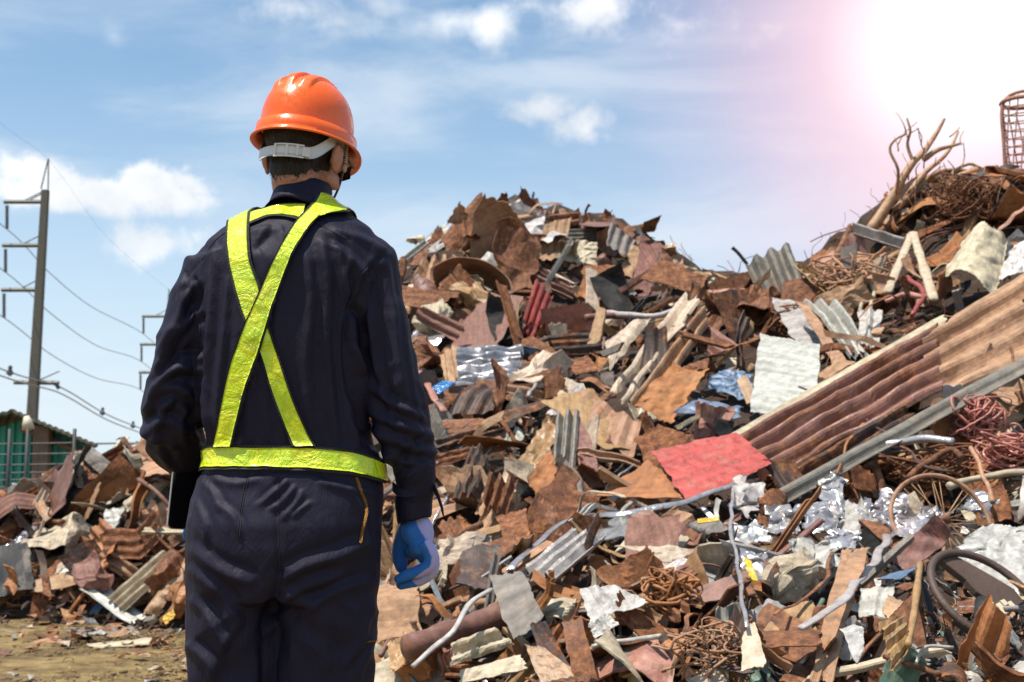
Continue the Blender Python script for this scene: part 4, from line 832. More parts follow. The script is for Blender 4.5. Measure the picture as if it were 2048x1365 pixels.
    # everything smaller, too many to count
    def stuff(name, pts, smin, smax, res=.5, ff=place_frame):
        Vs, Qs, At, Ap, Al, n0 = [], [], [], [], [], 0
        protos = []
        for k in range(90):
            f = random.choice(list(ADJ)); L = 1; W = random.choice([random.uniform(.35, .9), random.uniform(.08, .3)]); G = rand_sheet(L, W, f, 5000 + k, res); mb = MB().grid(G, .02); V, fs = mb.arr(); protos.append((V, fs[0]))
        for k in range(24):
            mb = MB().tube(catmull([(-.8, 0, 0), (-.2, random.uniform(-.4, .4), random.uniform(-.3, .3)), (.3, random.uniform(-.4, .4), random.uniform(-.3, .3)), (.8, 0, 0)], 9), .02, 4, cap=False); V, fs = mb.arr(); protos.append((V, fs[0]))
        for px, py, p in pts:
            V, Q = random.choice(protos) if not (px > 1380 and py < 900 or px > 1300 and random.random() < .25) or random.random() < .5 else random.choice(protos[90:]); s = random.uniform(smin, smax) * p[1] / F * random.choice((1, 1, 1.5)); Fm = ff(p, .75)
            c = p + nrm(p[0], p[1]) * random.uniform(-.08, .05) * (p[1] / 8)
            Vs.append((V * s) @ Fm.T + c); Qs.append(Q + n0); n0 += len(V); a = attrs(len(V), pick_tint(px, py, True), jit=.25, loc=V * s); At.append(a['tint']); Ap.append(a['par']); Al.append(a['loc'])
        V = np.concatenate(Vs); obj(name, mesh_np(name, V, [np.concatenate(Qs)], M_SCRAP, False, {'tint': np.concatenate(At), 'par': np.concatenate(Ap), 'loc': np.concatenate(Al)}), kind='stuff')
    stuff('small_scrap', [q for q in visible_pts(15, 7) if not inside(q[0], q[1])], 14, 42)
    # the flanks and the far side, where the photograph does not look
    pts = []
    for _ in range(2600):
        x = random.uniform(-9, 11); y = random.uniform(2.5, 20)
        h = H(x, y)
        if h < .08: continue
        p = np.array([x, y, h]); X_, Y_ = proj(p)
        if -40 < X_ < 2100 and not 420 < X_ < 740 and nrm(x, y)[1] < .1: continue
        if -60 < X_ < 2120: p[2] -= .35
        pts.append((0, 0, p))
    stuff('outer_scrap', pts, 50, 110)
    # flat bits trodden into the earth at the foot of the heap
    pts = []
    for _ in range(1700):
        px = random.uniform(-60, 760); py = random.uniform(1195, 1380) if random.random() < .7 else random.uniform(1195, 1290); p = at(px, py, CAMZ * F / max(60, py - 985) * 1.0)
        if H(p[0], p[1]) > .12 or p[1] > 12: continue
        if random.random() < sstep(1260, 1380, py) * .75 * (px < 330): continue
        p[2] = .01; pts.append((px, py, p))
    stuff('ground_litter', pts, 8, 34, ff=lambda p, t: frame(np.array([random.gauss(0, .13), random.gauss(0, .13), 1.]), random.uniform(0, 6.28)))
def build_gravel():
    rr = np.random.default_rng(5); mb = MB(); b = MB().ball((0, 0, 0), 1, n=4); V0, F0 = b.arr(); V0 = V0 * (1 + .25 * vnoise(V0 * 2, 3))[:, None]
    Vs, Q, T, n0 = [], [], [], 0
    for _ in range(5200):
        py = 1250 + 130 * rr.random() ** 1.5 * rr.choice((1, 1, .3)); p = at(rr.uniform(-80, 480), py, CAMZ * F / (py - 985))
        if H(p[0], p[1]) > .05: continue
        s = rr.uniform(.0025, .009) * (1 if rr.random() < .96 else 2.6); a = rr.uniform(0, 6.3); c, d = math.cos(a), math.sin(a)
        V = V0 * s * np.array([1.3, 1, .6]) @ np.array([[c, d, 0], [-d, c, 0], [0, 0, 1]]); Vs.append(V + np.array([p[0], p[1], s * .3])); Q.append(F0[0] + n0); T.append(F0[1] + n0); n0 += len(V0)
    obj('gravel', mesh_np('gravel', np.concatenate(Vs), [np.concatenate(Q), np.concatenate(T)], mat('gravel_stone', (.20, .135, .065), .95, var=.45, vscale=4), True), kind='stuff')
build_gravel()
fill_heap()

def label_heap():
    ORD = ['topmost', 'second from top', 'third from top', 'fourth from top', 'fifth from top', 'sixth from top', 'seventh from top', 'eighth from top', 'ninth from top', 'tenth from top']
    fam = {}
    for o, px, py, form, tint, cat in HEAP:
        L = sorted(LAND, key=lambda l: (l[1] - px) ** 2 + (l[2] - py) ** 2)[:2]
        fam.setdefault((form, tint, cat, L[0][0], L[1][0]), []).append((py, px, o, L))
    for (form, tint, cat, a, b), m in fam.items():
        m.sort(key=lambda t: t[0])
        for i, (py, px, o, L) in enumerate(m):
            dy = py - L[0][2]; dx = px - L[0][1]
            if b == a: rel = 'close to ' + a
            elif abs(dy) > abs(dx) and len(m) == 1: rel = ('just above ' if dy < 0 else 'just below ') + a + ', towards ' + b
            else: rel = 'between ' + a + ' and ' + b
            lead = '' if len(m) == 1 else ORD[min(i, 9)] + ' of ' + str(len(m)) + ', '
            lab = f'{lead}{form} {tint} {cat} {rel}'
            if len(lab.split()) > 16: lab = lab.replace('the ', '')
            o['label'] = ' '.join(lab.split()[:16])
label_heap()

# ------------------------------------------------------------------ the worker
YB = 2.62
def X(px, Y=YB): return at(px, 990, Y)[0]
def Zp(py, Y=YB): return at(1024, py, Y)[2]
def remesh(V, fs, vox, it=4, lam=.5):
    me = mesh_np('tmp', V, fs); o = bpy.data.objects.new('tmp', me); COL.objects.link(o)
    md = o.modifiers.new('r', 'REMESH'); md.mode = 'VOXEL'; md.voxel_size = vox
    dg = bpy.context.evaluated_depsgraph_get(); e = o.evaluated_get(dg); m2 = e.to_mesh()
    n = len(m2.vertices); co = np.empty(n * 3); m2.vertices.foreach_get('co', co); co = co.reshape(-1, 3)
    lt = np.empty(len(m2.polygons), int); m2.polygons.foreach_get('loop_total', lt)
    lv = np.empty(len(m2.loops), int); m2.loops.foreach_get('vertex_index', lv)
    st = np.concatenate([[0], np.cumsum(lt)[:-1]])
    Q = np.stack([lv[st[lt == 4] + k] for k in range(4)], 1); T = np.stack([lv[st[lt == 3] + k] for k in range(3)], 1) if (lt == 3).any() else np.zeros((0, 3), int)
    e.to_mesh_clear(); bpy.data.objects.remove(o); bpy.data.meshes.remove(me)
    co = smooth_np(co, Q, it, lam)
    return co, Q, T
def smooth_np(co, Q, it, lam=.5):
    E = np.concatenate([Q[:, [0, 1]], Q[:, [1, 2]], Q[:, [2, 3]], Q[:, [3, 0]]]); n = len(co)
    d = np.bincount(E.ravel(), minlength=n) + 1e-9
    for _ in range(it):
        s = np.stack([np.bincount(E[:, 0], co[E[:, 1], k], n) + np.bincount(E[:, 1], co[E[:, 0], k], n) for k in range(3)], 1) / d[:, None]
        co = co + lam * (s - co)
    return co
def vnorm(co, Q):
    n = np.cross(co[Q[:, 2]] - co[Q[:, 0]], co[Q[:, 3]] - co[Q[:, 1]]); N = np.zeros_like(co)
    for k in range(4):
        for c in range(3): N[:, c] += np.bincount(Q[:, k], n[:, c], len(co))
    return N / (np.linalg.norm(N, axis=1)[:, None] + 1e-12)
def sring(cx, cy, z, rx, ry, n=48, p=2.25):
    a = np.linspace(0, 2 * np.pi, n, endpoint=False); c, s = np.cos(a), np.sin(a)
    return np.stack([cx + rx * np.sign(c) * abs(c) ** (2 / p), cy + ry * np.sign(s) * abs(s) ** (2 / p), np.full(n, z)], 1)
def limb(mb, P, rx, ry, n=28, seg=24):
    P = catmull(P, seg); t = np.linspace(0, 1, len(rx)); tt = np.linspace(0, 1, seg)
    rx = np.interp(tt, t, rx); ry = np.interp(tt, t, ry); T = np.gradient(P, axis=0); T /= np.linalg.norm(T, axis=1)[:, None]
    a = np.linspace(0, 2 * np.pi, n, endpoint=False); out = []
    for i in range(seg):
        u = np.array([1., 0, 0]); u -= T[i] * (u @ T[i]); u /= np.linalg.norm(u); v = np.cross(T[i], u)
        out.append(P[i] + np.outer(np.cos(a), u) * rx[i] + np.outer(np.sin(a), v) * ry[i])
    mb.rings(out)

# torso silhouette read row by row: (row, left, right, half depth, depth of the centre line)
TOR = [(402,540,650,.050,2.625),(420,520,664,.060,2.615),(440,478,704,.075,2.61),(462,436,738,.090,2.605),(490,408,758,.104,2.60),(540,386,768,.118,2.595),(600,386,752,.124,2.60),
       (680,390,738,.126,2.605),(760,392,732,.122,2.61),(840,396,736,.117,2.615),(890,408,750,.113,2.62),(920,412,762,.115,2.62),(960,398,767,.122,2.62),(1000,386,768,.132,2.62),
       (1050,378,766,.140,2.615),(1100,378,763,.142,2.62),(1150,379,760,.138,2.625),(1200,380,758,.128,2.63)]
def torso_at(z):
    T = np.array(TOR, float); zs = np.array([Zp(r) for r in T[:, 0]]); o = np.argsort(zs)
    l = np.interp(z, zs[o], np.array([X(v) for v in T[:, 1]])[o]); r = np.interp(z, zs[o], np.array([X(v) for v in T[:, 2]])[o])
    return (l + r) / 2, np.interp(z, zs[o], T[o, 4]), (r - l) / 2, np.interp(z, zs[o], T[o, 3])

FOLDS = [  # polyline on the cloth in picture rows and columns, half width, height in mm
 ([(566,470),(560,560),(552,640),(556,760),(570,880)], 9, 4), ([(600,470),(618,540),(622,620),(612,720),(620,860)], 10, 5), ([(640,480),(655,560),(652,660),(660,780),(672,880)], 10, 6),
 ([(676,500),(690,600),(684,700),(700,800),(712,890)], 9, 5), ([(430,500),(424,600),(414,700),(408,800),(418,885)], 9, 6), ([(452,560),(450,650),(440,740),(432,850)], 8, 4),
 ([(500,690),(492,780),(500,880)], 8, 3), ([(528,800),(540,880)], 7, 3), ([(600,840),(606,885)], 6, 3), ([(640,830),(650,885)], 6, 3), ([(690,830),(720,895)], 7, 4),
 ([(630,480),(690,510),(740,560)], 9, 5), ([(650,455),(720,478),(770,505)], 10, 5), ([(700,520),(690,560),(700,620)], 7, 5), ([(745,520),(716,560),(702,610)], 7, 6),
 ([(470,470),(510,462),(560,458)], 8, 3), ([(512,500),(540,470),(548,455)], 7, -4), ([(400,520),(440,500),(455,480)], 8, 4),
 ([(700,640),(712,720),(742,800),(770,870),(792,940)], 12, 9), ([(730,560),(742,640),(752,740),(776,820),(800,880)], 9, 6), ([(770,530),(786,620),(796,720),(812,800),(836,860)], 9, 6),
 ([(800,600),(812,700),(826,780),(850,850)], 7, 4), ([(705,700),(740,770),(790,810),(845,835)], 9, 7), ([(716,770),(760,830),(820,858),(862,872)], 10, 8), ([(745,850),(790,880),(840,900),(868,905)], 9, 7),
 ([(770,900),(806,925),(850,930)], 8, 6), ([(780,940),(820,900),(850,868)], 8, -6), ([(800,960),(836,940),(862,905)], 7, 6), ([(830,965),(850,935),(866,920)], 6, 5), ([(705,610),(722,640),(735,690)], 8, -7),
 ([(395,560),(372,600),(350,650),(318,705)], 9, 8), ([(398,620),(368,650),(340,690),(312,735)], 9, 8), ([(398,700),(360,705),(330,735),(308,760)], 9, -7), ([(396,740),(360,738),(325,758),(300,790)], 9, 7),
 ([(396,800),(350,775),(315,785),(288,820)], 10, 8), ([(398,860),(350,830),(310,830),(284,850)], 10, -7), ([(360,905),(330,880),(300,870),(282,855)], 10, 8), ([(370,560),(362,590),(366,640)], 7, 5),
 ([(340,800),(318,840),(318,890),(340,935)], 9, 7), ([(372,820),(362,860),(370,890)], 8, 6),
 ([(430,960),(470,968),(520,960)], 8, 4), ([(520,1010),(548,985),(575,962)], 6, 5), ([(542,1020),(568,1000),(590,975)], 6, 5), ([(562,1040),(590,1012),(604,985)], 6, 5), ([(585,1035),(604,1018),(622,1005)], 5, 4),
 ([(440,1010),(470,1040),(480,1075)], 8, 4), ([(400,960),(425,985),(440,1020)], 8, 4), ([(390,1000),(410,1050),(412,1085)], 8, 4),
 ([(385,1100),(430,1136),(478,1158),(500,1168)], 13, 7), ([(384,1140),(430,1180),(460,1215),(480,1250)], 12, 6), ([(386,1200),(420,1240),(450,1290)], 10, 7), ([(384,1290),(420,1330),(424,1365)], 10, 8),
 ([(556,1160),(620,1130),(680,1112),(740,1084)], 14, 8), ([(560,1215),(610,1175),(680,1152)], 12, 6), ([(530,1280),(570,1230),(640,1195)], 10, 7), ([(600,1240),(660,1190),(740,1160)], 10, 6),
 ([(745,1200),(720,1280),(690,1330)], 9, 6), ([(752,1240),(730,1310),(715,1365)], 8, 5), ([(640,1240),(650,1300),(648,1365)], 12, 5), ([(470,1250),(440,1310),(430,1365)], 10, 5), ([(700,980),(728,1030),(735,1100)], 8, 5), ([(640,965),(680,975),(750,985)], 8, 4)]
GROOVES = [([(462,452),(430,480),(404,520),(370,560)], 3, -2.5), ([(630,448),(668,462),(700,480)], 3, -2.5), ([(780,498),(742,530),(716,560),(700,600),(690,660),(700,720)], 4, -4),
 ([(370,545),(380,580),(398,640),(404,720),(400,820)], 4, -4), ([(560,1150),(548,1200),(535,1260),(530,1365)], 11, -12), ([(495,950),(482,1010),(475,1072)], 3, -2), ([(556,965),(556,1080),(560,1150)], 6, -4),
 ([(400,945),(600,945),(768,965)], 5, -3), ([(700,600),(688,680),(694,760),(716,830),(752,890)], 7, -13), ([(392,560),(400,640),(402,740),(396,820),(410,885)], 6, -10)]
def seg_dist(px, py, poly):
    best = np.full(len(px), 1e9)
    for (x0, y0), (x1, y1) in zip(poly[:-1], poly[1:]):
        dx, dy = x1 - x0, y1 - y0; t = np.clip(((px - x0) * dx + (py - y0) * dy) / (dx * dx + dy * dy), 0, 1)
        sd = ((px - x0) * dy - (py - y0) * dx) / math.hypot(dx, dy); d = np.hypot(px - x0 - t * dx, py - y0 - t * dy)
        m = d < abs(best); best = np.where(m, np.where(sd < 0, -d, d), best)
    return best
def dense(poly, n=40):
    return [tuple(p) for p in catmull(np.array(poly, float), n)]

def cloth_mat():
    m = bpy.data.materials.new('navy_cotton_twill'); m.use_nodes = True; N = NT(m.node_tree); b = N.n['Principled BSDF']
    tc = N.node('ShaderNodeTexCoord').outputs['Object']; a = N.noise(tc, 5, 6, .6); f = N.noise(tc, 160, 3, .6)
    N.put(b.inputs['Base Color'], N.mix(a, (.0070, .0062, .0160), (.0180, .0152, .0360)))
    b.inputs['Roughness'].default_value = .62; b.inputs['Sheen Weight'].default_value = .0; b.inputs['Sheen Roughness'].default_value = .45
    b.inputs['Specular IOR Level'].default_value = .22
    w = N.node('ShaderNodeTexWave'); N.put(w.inputs[0], tc); w.inputs['Scale'].default_value = 260
    mp = N.node('ShaderNodeMapping'); N.put(mp.inputs[0], tc); mp.inputs['Scale'].default_value = (1, 1, .45)
    fold = N.noise(mp.outputs[0], 26, 5, .55, 1.2)
    bn = N.node('ShaderNodeBump'); bn.inputs['Strength'].default_value = .4; bn.inputs['Distance'].default_value = .012
    N.put(bn.inputs['Height'], N.math('ADD', fold, N.math('ADD', N.math('MULTIPLY', f, .05), N.math('MULTIPLY', w.outputs[1], .012)))); N.put(b.inputs['Normal'], bn.outputs[0])
    return m
M_CLOTH = cloth_mat()

def build_worker():
    base = np.array([X(562), YB, 0.])
    per = empty('person', base, label='worker seen from behind in navy coveralls, orange hard hat and yellow-green reflective harness', category='person')
    L = lambda V: np.asarray(V) - base
    # ---- coverall: torso, sleeves and trouser legs in one surface
    mb = MB()
    mb.rings([sring((X(l) + X(r)) / 2, cy, Zp(row), (X(r) - X(l)) / 2, dp) for row, l, r, dp, cy in TOR])
    mb.ball((X(428), 2.615, Zp(552)), (.060, .075, .070)); mb.ball((X(735), 2.615, Zp(534)), (.058, .078, .066))
    # right arm hangs, a little bent
    ra = [at(742, 520, 2.62), at(762, 640, 2.61), at(786, 760, 2.61), at(812, 850, 2.62), at(826, 930, 2.635), at(829, 1000, 2.65), at(829, 1030, 2.655)]
    limb(mb, ra, [.052, .057, .056, .055, .045, .038, .036], [.066, .068, .064, .062, .052, .042, .040])
    la = [at(418, 530, 2.62), at(378, 640, 2.61), at(356, 740, 2.61), at(344, 825, 2.63), at(352, 885, 2.70), at(392, 930, 2.80), at(420, 960, 2.85)]
    limb(mb, la, [.046, .052, .052, .064, .062, .048, .040], [.066, .064, .060, .062, .060, .048, .042])
    for s, pts, rr in ((-1, [(470,1120),(472,1230),(472,1365)], [.092,.096,.094]), (1, [(662,1120),(658,1230),(650,1365)], [.097,.099,.096])):
        P = [at(px, py, 2.63) for px, py in pts]; P = [p for p in P] + [np.array([P[-1][0] - s * .004, 2.62, .33]), np.array([P[-1][0], 2.64, .09])]
        limb(mb, P, rr + [.078, .070], [.125, .115, .098, .082, .085])
    co, Q, T = remesh(*mb.arr(), .0042, 10, .55)
    N = vnorm(co, Q); px, py = proj(co); facing = sstep(-.15, .35, -N[:, 1] + .25)
    arm = sstep(-6, 6, px - np.interp(py, [400, 500, 600, 700, 760, 860, 1000], [900, 775, 700, 690, 712, 760, 775])) * (py < 1060)
    larm = sstep(6, -6, px - np.interp(py, [400, 520, 560, 640, 860, 900], [300, 385, 392, 400, 398, 340])) * (py < 990)
    calm = 1 - .75 * np.exp(-((py - 918 - np.maximum(0, px - 640) * .2) / 26.) ** 2) * (1 - arm) * (1 - larm)
    for sp in ([(481,436),(480,500),(492,570),(516,640),(545,714),(590,850),(607,892)], [(655,430),(612,475),(560,550),(520,650),(482,750),(452,892)]):
        calm = calm * (1 - .8 * np.exp(-(seg_dist(px, py, dense(sp)) / 30.) ** 4) * (1 - arm) * (1 - larm) * (py < 900) * (N[:, 1] < .3))
    D = np.zeros(len(co))
    for poly, w, h in FOLDS:
        pl = dense(poly); d = seg_dist(px, py, pl); x0, y0 = pl[0]; x1, y1 = pl[-1]
        taper = np.clip(1.15 - .6 * (abs(((px - x0) * (x1 - x0) + (py - y0) * (y1 - y0)) / ((x1 - x0) ** 2 + (y1 - y0) ** 2) - .5) * 2) ** 3, 0, 1)
        D += 1.35 * facing * taper * h * 1e-3 * (np.exp(-(abs(d) / w) ** 1.45) - .55 * np.exp(-((d - 1.7 * w) / (w * .8)) ** 2) * 1.0)
    D *= np.maximum(calm, .15)
    # broad pull lines, long along the cloth and short across it
    q = co * np.array([1, 1, .33]); D += calm * (1 - .6 * larm - .6 * arm) * .0022 * (.6 - 2 * abs(pnoise(q * 9 + 3, 11))) * sstep(.35, .8, co[:, 2])
    q2 = np.stack([co[:, 0] + co[:, 2] * .5, co[:, 1], co[:, 2] * 1.0 - co[:, 0] * .6], 1)
    D += (arm + larm) * .0050 * (.5 - 2 * abs(pnoise(q2 * np.array([6, 6, 13]), 17)))
    q3 = np.stack([co[:, 0] * .7, co[:, 1], co[:, 2] * 1.6 + abs(co[:, 0] - base[0]) * .8], 1); D += .008 * (.5 - 2 * abs(pnoise(q3 * 8, 23))) * sstep(1150, 1220, py)
    D += calm * .0010 * (.5 - 2 * abs(pnoise(co * np.array([26, 26, 20]), 31)))
    for poly, w, h in GROOVES: D += facing * h * 1e-3 * np.exp(-(seg_dist(px, py, dense(poly)) / w) ** 2)
    flat = smooth_np(co - N * .001, Q, 6)
    co = co + N * D[:, None]
    co = smooth_np(co, Q, 1, .35)
    cov = obj('coverall', mesh_np('coverall', L(co), [Q, T] if len(T) else [Q], M_CLOTH, True), per)
    bv = BVHTree.FromPolygons([Vector(v) for v in flat], [tuple(q) for q in Q])
    bv2 = BVHTree.FromPolygons([Vector(v) for v in co], [tuple(q) for q in Q])
    O = Vector((0, 0, CAMZ))
    def hit(px_, py_, off, tree=bv):
        d = Vector(dpx(px_, py_)).normalized(); h = tree.ray_cast(O + d * 1.5, d)
        if h[0] is None: return None
        return np.array(h[0] + h[1] * off)
    # ---- narrow seams laid on the cloth
    M_SEAM = mat('seam_cloth', (.012, .012, .02), .8, bump=.3, bscale=300)
    def seam(poly, wpx=1.6, name='seam', mt=M_SEAM, off=.0004, r=.0010, n=60):
        P = [hit(x, y, off, bv2) for x, y in dense(poly, n)]; P = [p for p in P if p is not None]
        if len(P) < 4: return
        m = MB().tube(L(P), r, 6); return obj(name, m.mesh(name, mt, True), cov)
    for poly in ([(404,520),(430,482),(458,460)], [(632,446),(662,462),(692,478)], [(780,498),(742,530),(716,560),(701,600)],
                 [(370,545),(380,580),(398,640),(403,720)], [(752,540),(765,620),(776,720),(800,820),(830,880)], [(495,948),(482,1010),(475,1072)], [(499,950),(486,1012),(479,1074)], [(556,962),(557,1060),(560,1140)]): seam(poly)
    M_BRASS = mat('brass_zip', (.50, .25, .06), .4, .6, bump=1, bscale=500)
    def zipline(poly, n, nm):
        pts = [hit(x, y, .002, bv2) for x, y in dense(poly, n)]; pts = [p for p in pts if p is not None]; m = MB()
        if len(pts) < 4: return
        m.tube(L(pts), .0016, 6)
        for i in range(0, len(pts) - 1):
            t = pts[i + 1] - pts[i]; t /= np.linalg.norm(t); m.box(L(pts[i]), (.0032, .0012, .0011))
        obj(nm, m.mesh(nm, M_BRASS, False), cov)
    zipline([(712,956),(720,980),(729,1004),(731,1030),(725,1058),(720,1088)], 46, 'pocket_zip'); zipline([(735,1284),(750,1283)], 8, 'pocket_zip')
    # ---- collar
    def cring(py, rx, ry, cy, cx, back, front):
        a = np.linspace(0, 2 * np.pi, 64, endpoint=False); z = Zp(py) + back * (-np.sin(a)) * .5 + front
        return np.stack([X(cx) + rx * np.cos(a), cy + ry * np.sin(a), z + .006 * np.sin(3 * a + 1)], 1)
    R1 = [cring(424, .060, .060, 2.625, 590, .02, 0), cring(395, .056, .058, 2.63, 592, .03, 0), cring(378, .053, .056, 2.632, 593, .034, 0), cring(374, .055, .058, 2.632, 593, .036, .001),
          cring(378, .059, .063, 2.63, 592, .034, 0), cring(396, .064, .069, 2.627, 590, .022, 0), cring(412, .070, .076, 2.620, 592, .012, 0), cring(424, .076, .083, 2.612, 589, .010, 0), cring(423, .072, .079, 2.612, 589, .010, 0), cring(414, .067, .071, 2.612, 590, .010, 0)]
    R1 = np.array(R1); R1 += (.0016 * vnoise(R1 * 40, 3))[..., None]
    G = MB(); G.rings(R1, cap=False); obj('collar', G.mesh('collar', M_CLOTH, True, off=base), cov)
    # ---- right cuff with its tab
    def cuffring(c, rx, ry, t): 
        a = np.linspace(0, 2 * np.pi, 40, endpoint=False); return np.stack([c[0] + rx * np.cos(a), c[1] + ry * np.sin(a), c[2] + np.cos(a) * rx * t + .001 * np.sin(5 * a)], 1)
    cf = []
    for py_, cx, r in ((985, 826, .0395), (990, 826, .0415), (1012, 828, .0405), (1036, 829, .0385), (1041, 829, .0365), (1030, 829, .034), (1000, 829, .033)):
        c = at(cx, py_, 2.652); cf.append(cuffring(c, r * .93, r * 1.02, .22))
    m = MB().rings(cf, cap=False); V, fs = m.arr(); obj('cuff', mesh_np('cuff', L(V), fs, M_CLOTH, True), cov)
    tb = []
    for i, (px_, py_, yy) in enumerate([(786, 974, 2.62), (800, 985, 2.607), (826, 985, 2.602), (850, 976, 2.612), (864, 972, 2.63), (874, 990, 2.625), (885, 1024, 2.618)]):
        tb.append([at(px_, py_ - 9, yy), at(px_ + (2 if i > 4 else 0), py_ + 9, yy)])
    tb = np.array(tb); tt = np.stack([catmull(tb[:, 0], 24), catmull(tb[:, 1], 24)], 1); tt = np.stack([tt[:, 0] * (1 - k) + tt[:, 1] * k for k in np.linspace(0, 1, 5)], 1)
    obj('cuff_tab', MB().grid(tt, .004).mesh('cuff_tab', M_CLOTH, True, off=base), cov)

    # ---- head and neck (one body mesh that runs down inside the clothes)
    HC = at(609, 292, 2.635); yaw = R(-19); pitch = R(-4); roll = R(3)
    RM = Matrix.Rotation(yaw, 3, 'Z') @ Matrix.Rotation(roll, 3, 'Y') @ Matrix.Rotation(pitch, 3, 'X')
    Rm = np.array(RM)
    W = lambda p: np.asarray(p, float) @ Rm.T + HC
    hb = MB()
    def eb(c, r, M=None): hb.ball(W([c])[0], r, Rm if M is None else Rm @ np.array(M), 20)
    eb((0, -.004, .030), (.075, .094, .092)); eb((0, .030, -.035), (.060, .062, .080)); eb((0, .046, -.086), (.047, .046, .038)); eb((0, .020, -.075), (.058, .056, .045)); eb((0, .010, -.05), (.063, .060, .060))
    eb((0, .085, -.105), (.020, .014, .013)); eb((0, .098, -.036), (.011, .015, .019)); eb((0, .086, -.012), (.008, .014, .03)); eb((0, .078, .016), (.050, .014, .010))
    eb((0, .090, -.069), (.023, .008, .005)); eb((0, .088, -.080), (.020, .009, .006))
    for s in (-1, 1):
        eb((s * .032, .080, .002), (.013, .010, .008)); eb((s * .045, .060, -.025), (.018, .022, .016))
        eb((s * .060, .030, -.070), (.010, .030, .020))
        Me = Matrix.Rotation(R(-24 * s), 3, 'Z') @ Matrix.Rotation(R(8 * s), 3, 'Y')
        eb((s * .083, -.006, -.030), (.0050, .018, .031), Me); eb((s * .081, -.004, -.052), (.0055, .010, .012), Me); eb((s * .088, -.016, -.026), (.0035, .008, .026), Me); eb((s * .074, .004, -.033), (.010, .010, .020), Me)
    n0 = at(594, 385, 2.632); limb(hb, [W([(0, -.018, -.02)])[0], W([(0, -.022, -.08)])[0], n0, at(594, 440, 2.622), at(590, 520, 2.61)], [.052, .050, .049, .052, .11], [.060, .057, .054, .052, .070])
    limb(hb, [at(590, 500, 2.61), at(585, 700, 2.615), at(580, 900, 2.62), at(572, 1080, 2.62)], [.145, .14, .14, .15], [.08, .09, .08, .09])
    hc, HQ, HT = remesh(*hb.arr(), .0034, 5, .5)
    # skin with darker short-cropped area
    sk = bpy.data.materials.new('sunburnt_skin'); sk.use_nodes = True; NN = NT(sk.node_tree); b = NN.n['Principled BSDF']; tc = NN.node('ShaderNodeTexCoord').outputs['Object']
    NN.put(b.inputs['Base Color'], NN.mix(NN.noise(tc, 18, 5), (.40, .165, .095), (.56, .27, .17))); b.inputs['Roughness'].default_value = .5; b.inputs['Subsurface Weight'].default_value = .12; b.inputs['Subsurface Radius'].default_value = (.02, .008, .004)
    bn = NN.node('ShaderNodeBump'); bn.inputs['Strength'].default_value = .25; bn.inputs['Distance'].default_value = .003; NN.put(bn.inputs['Height'], NN.noise(tc, 150, 4)); NN.put(b.inputs['Normal'], bn.outputs[0])
    body = obj('body', mesh_np('body', L(hc), [HQ, HT] if len(HT) else [HQ], sk, True), per)
    # hair: cap over the skull that fades out down the nape, plus short strands
    lc = (hc - HC) @ Rm; hn = vnorm(hc, HQ)
    def hairmask(p):
        side = abs(p[:, 0]); x, y, z = p[:, 0], p[:, 1], p[:, 2]
        low = np.where(y < 0, -.094 + .03 * sstep(.030, .06, side) , -.02) + .01 * vnoise(p * 60, 3)
        ear = (abs(y + .004) < .026) & (side > .066) & (z < .004)
        front = y > .03 + .035 * sstep(.0, .05, z)
        return sstep(0, .03, z - low) * (~ear) * (1 - front * (z < .06)) * (z > -.118)
    hm = hairmask(lc)
    hv = hc + hn * (hm * .0055 + (hm > .02) * .0008)[:, None] + hn * ((hm > .3) * .0012 * vnoise(hc * 260, 8))[:, None]
    fm = hm[HQ].min(1) > .05
    hairm = mat('dark_brown_hair', (.018, .012, .009), .5, bump=.8, bscale=220, var=.4, vscale=60)
    use = np.unique(HQ[fm]); rm = -np.ones(len(hc), int); rm[use] = np.arange(len(use))
    hair = obj('hair', mesh_np('hair', L(hv[use]), [rm[HQ[fm]]], hairm, True), per)
    hm2 = hairmask(lc + np.array([0, 0, .013])); rr = np.random.default_rng(3); cand = np.nonzero((hm2 > .03) & (lc[:, 2] < .06))[0]; hv = np.where((hm > .04)[:, None], hv, hc + hn * .0003); pick = rr.choice(cand, 9000)
    A = hv[pick] + rr.normal(0, .0012, (9000, 3)); down = np.array([0, 0, -1.]) @ np.eye(3); t = down - hn[pick] * (hn[pick] @ down)[:, None]; t /= np.linalg.norm(t, axis=1)[:, None] + 1e-6
    t = t + rr.normal(0, .28, (9000, 3)) + hn[pick] * .22; ln = (.0035 + .010 * hm[pick]) * rr.uniform(.6, 1.2, 9000); side = np.cross(t, hn[pick]); side /= np.linalg.norm(side, axis=1)[:, None] + 1e-6
    V = np.concatenate([A - side * .0003, A + side * .0003, A + t * ln[:, None]]); k = np.arange(9000)
    obj('hair_strands', mesh_np('hair_strands', L(V), [np.stack([k, k + 9000, k + 18000], 1)], mat('brown_hair_strands', (.045, .026, .016), .45)), hair, kind='stuff')

    # ---- hard hat
    HO = np.array([0, .006, .006])       # centre of the rim plane in head space
    hel = bpy.data.materials.new('orange_plastic_shell'); hel.use_nodes = True; NN = NT(hel.node_tree); b = NN.n['Principled BSDF']; tc = NN.node('ShaderNodeTexCoord').outputs['Object']
    scr = NN.noise(tc, 40, 8, .7, 1.5)
    NN.put(b.inputs['Base Color'], NN.mix(NN.mr(NN.noise(tc, 26, 9, .75, 1.5), .60, .74, 0, .5), NN.mix(NN.mr(NN.noise(tc, 14, 6, .65), .35, .75), (.90, .105, .002), (.94, .155, .008)), (.62, .19, .06))); NN.put(b.inputs['Roughness'], NN.mr(scr, .38, .62, .12, .5))
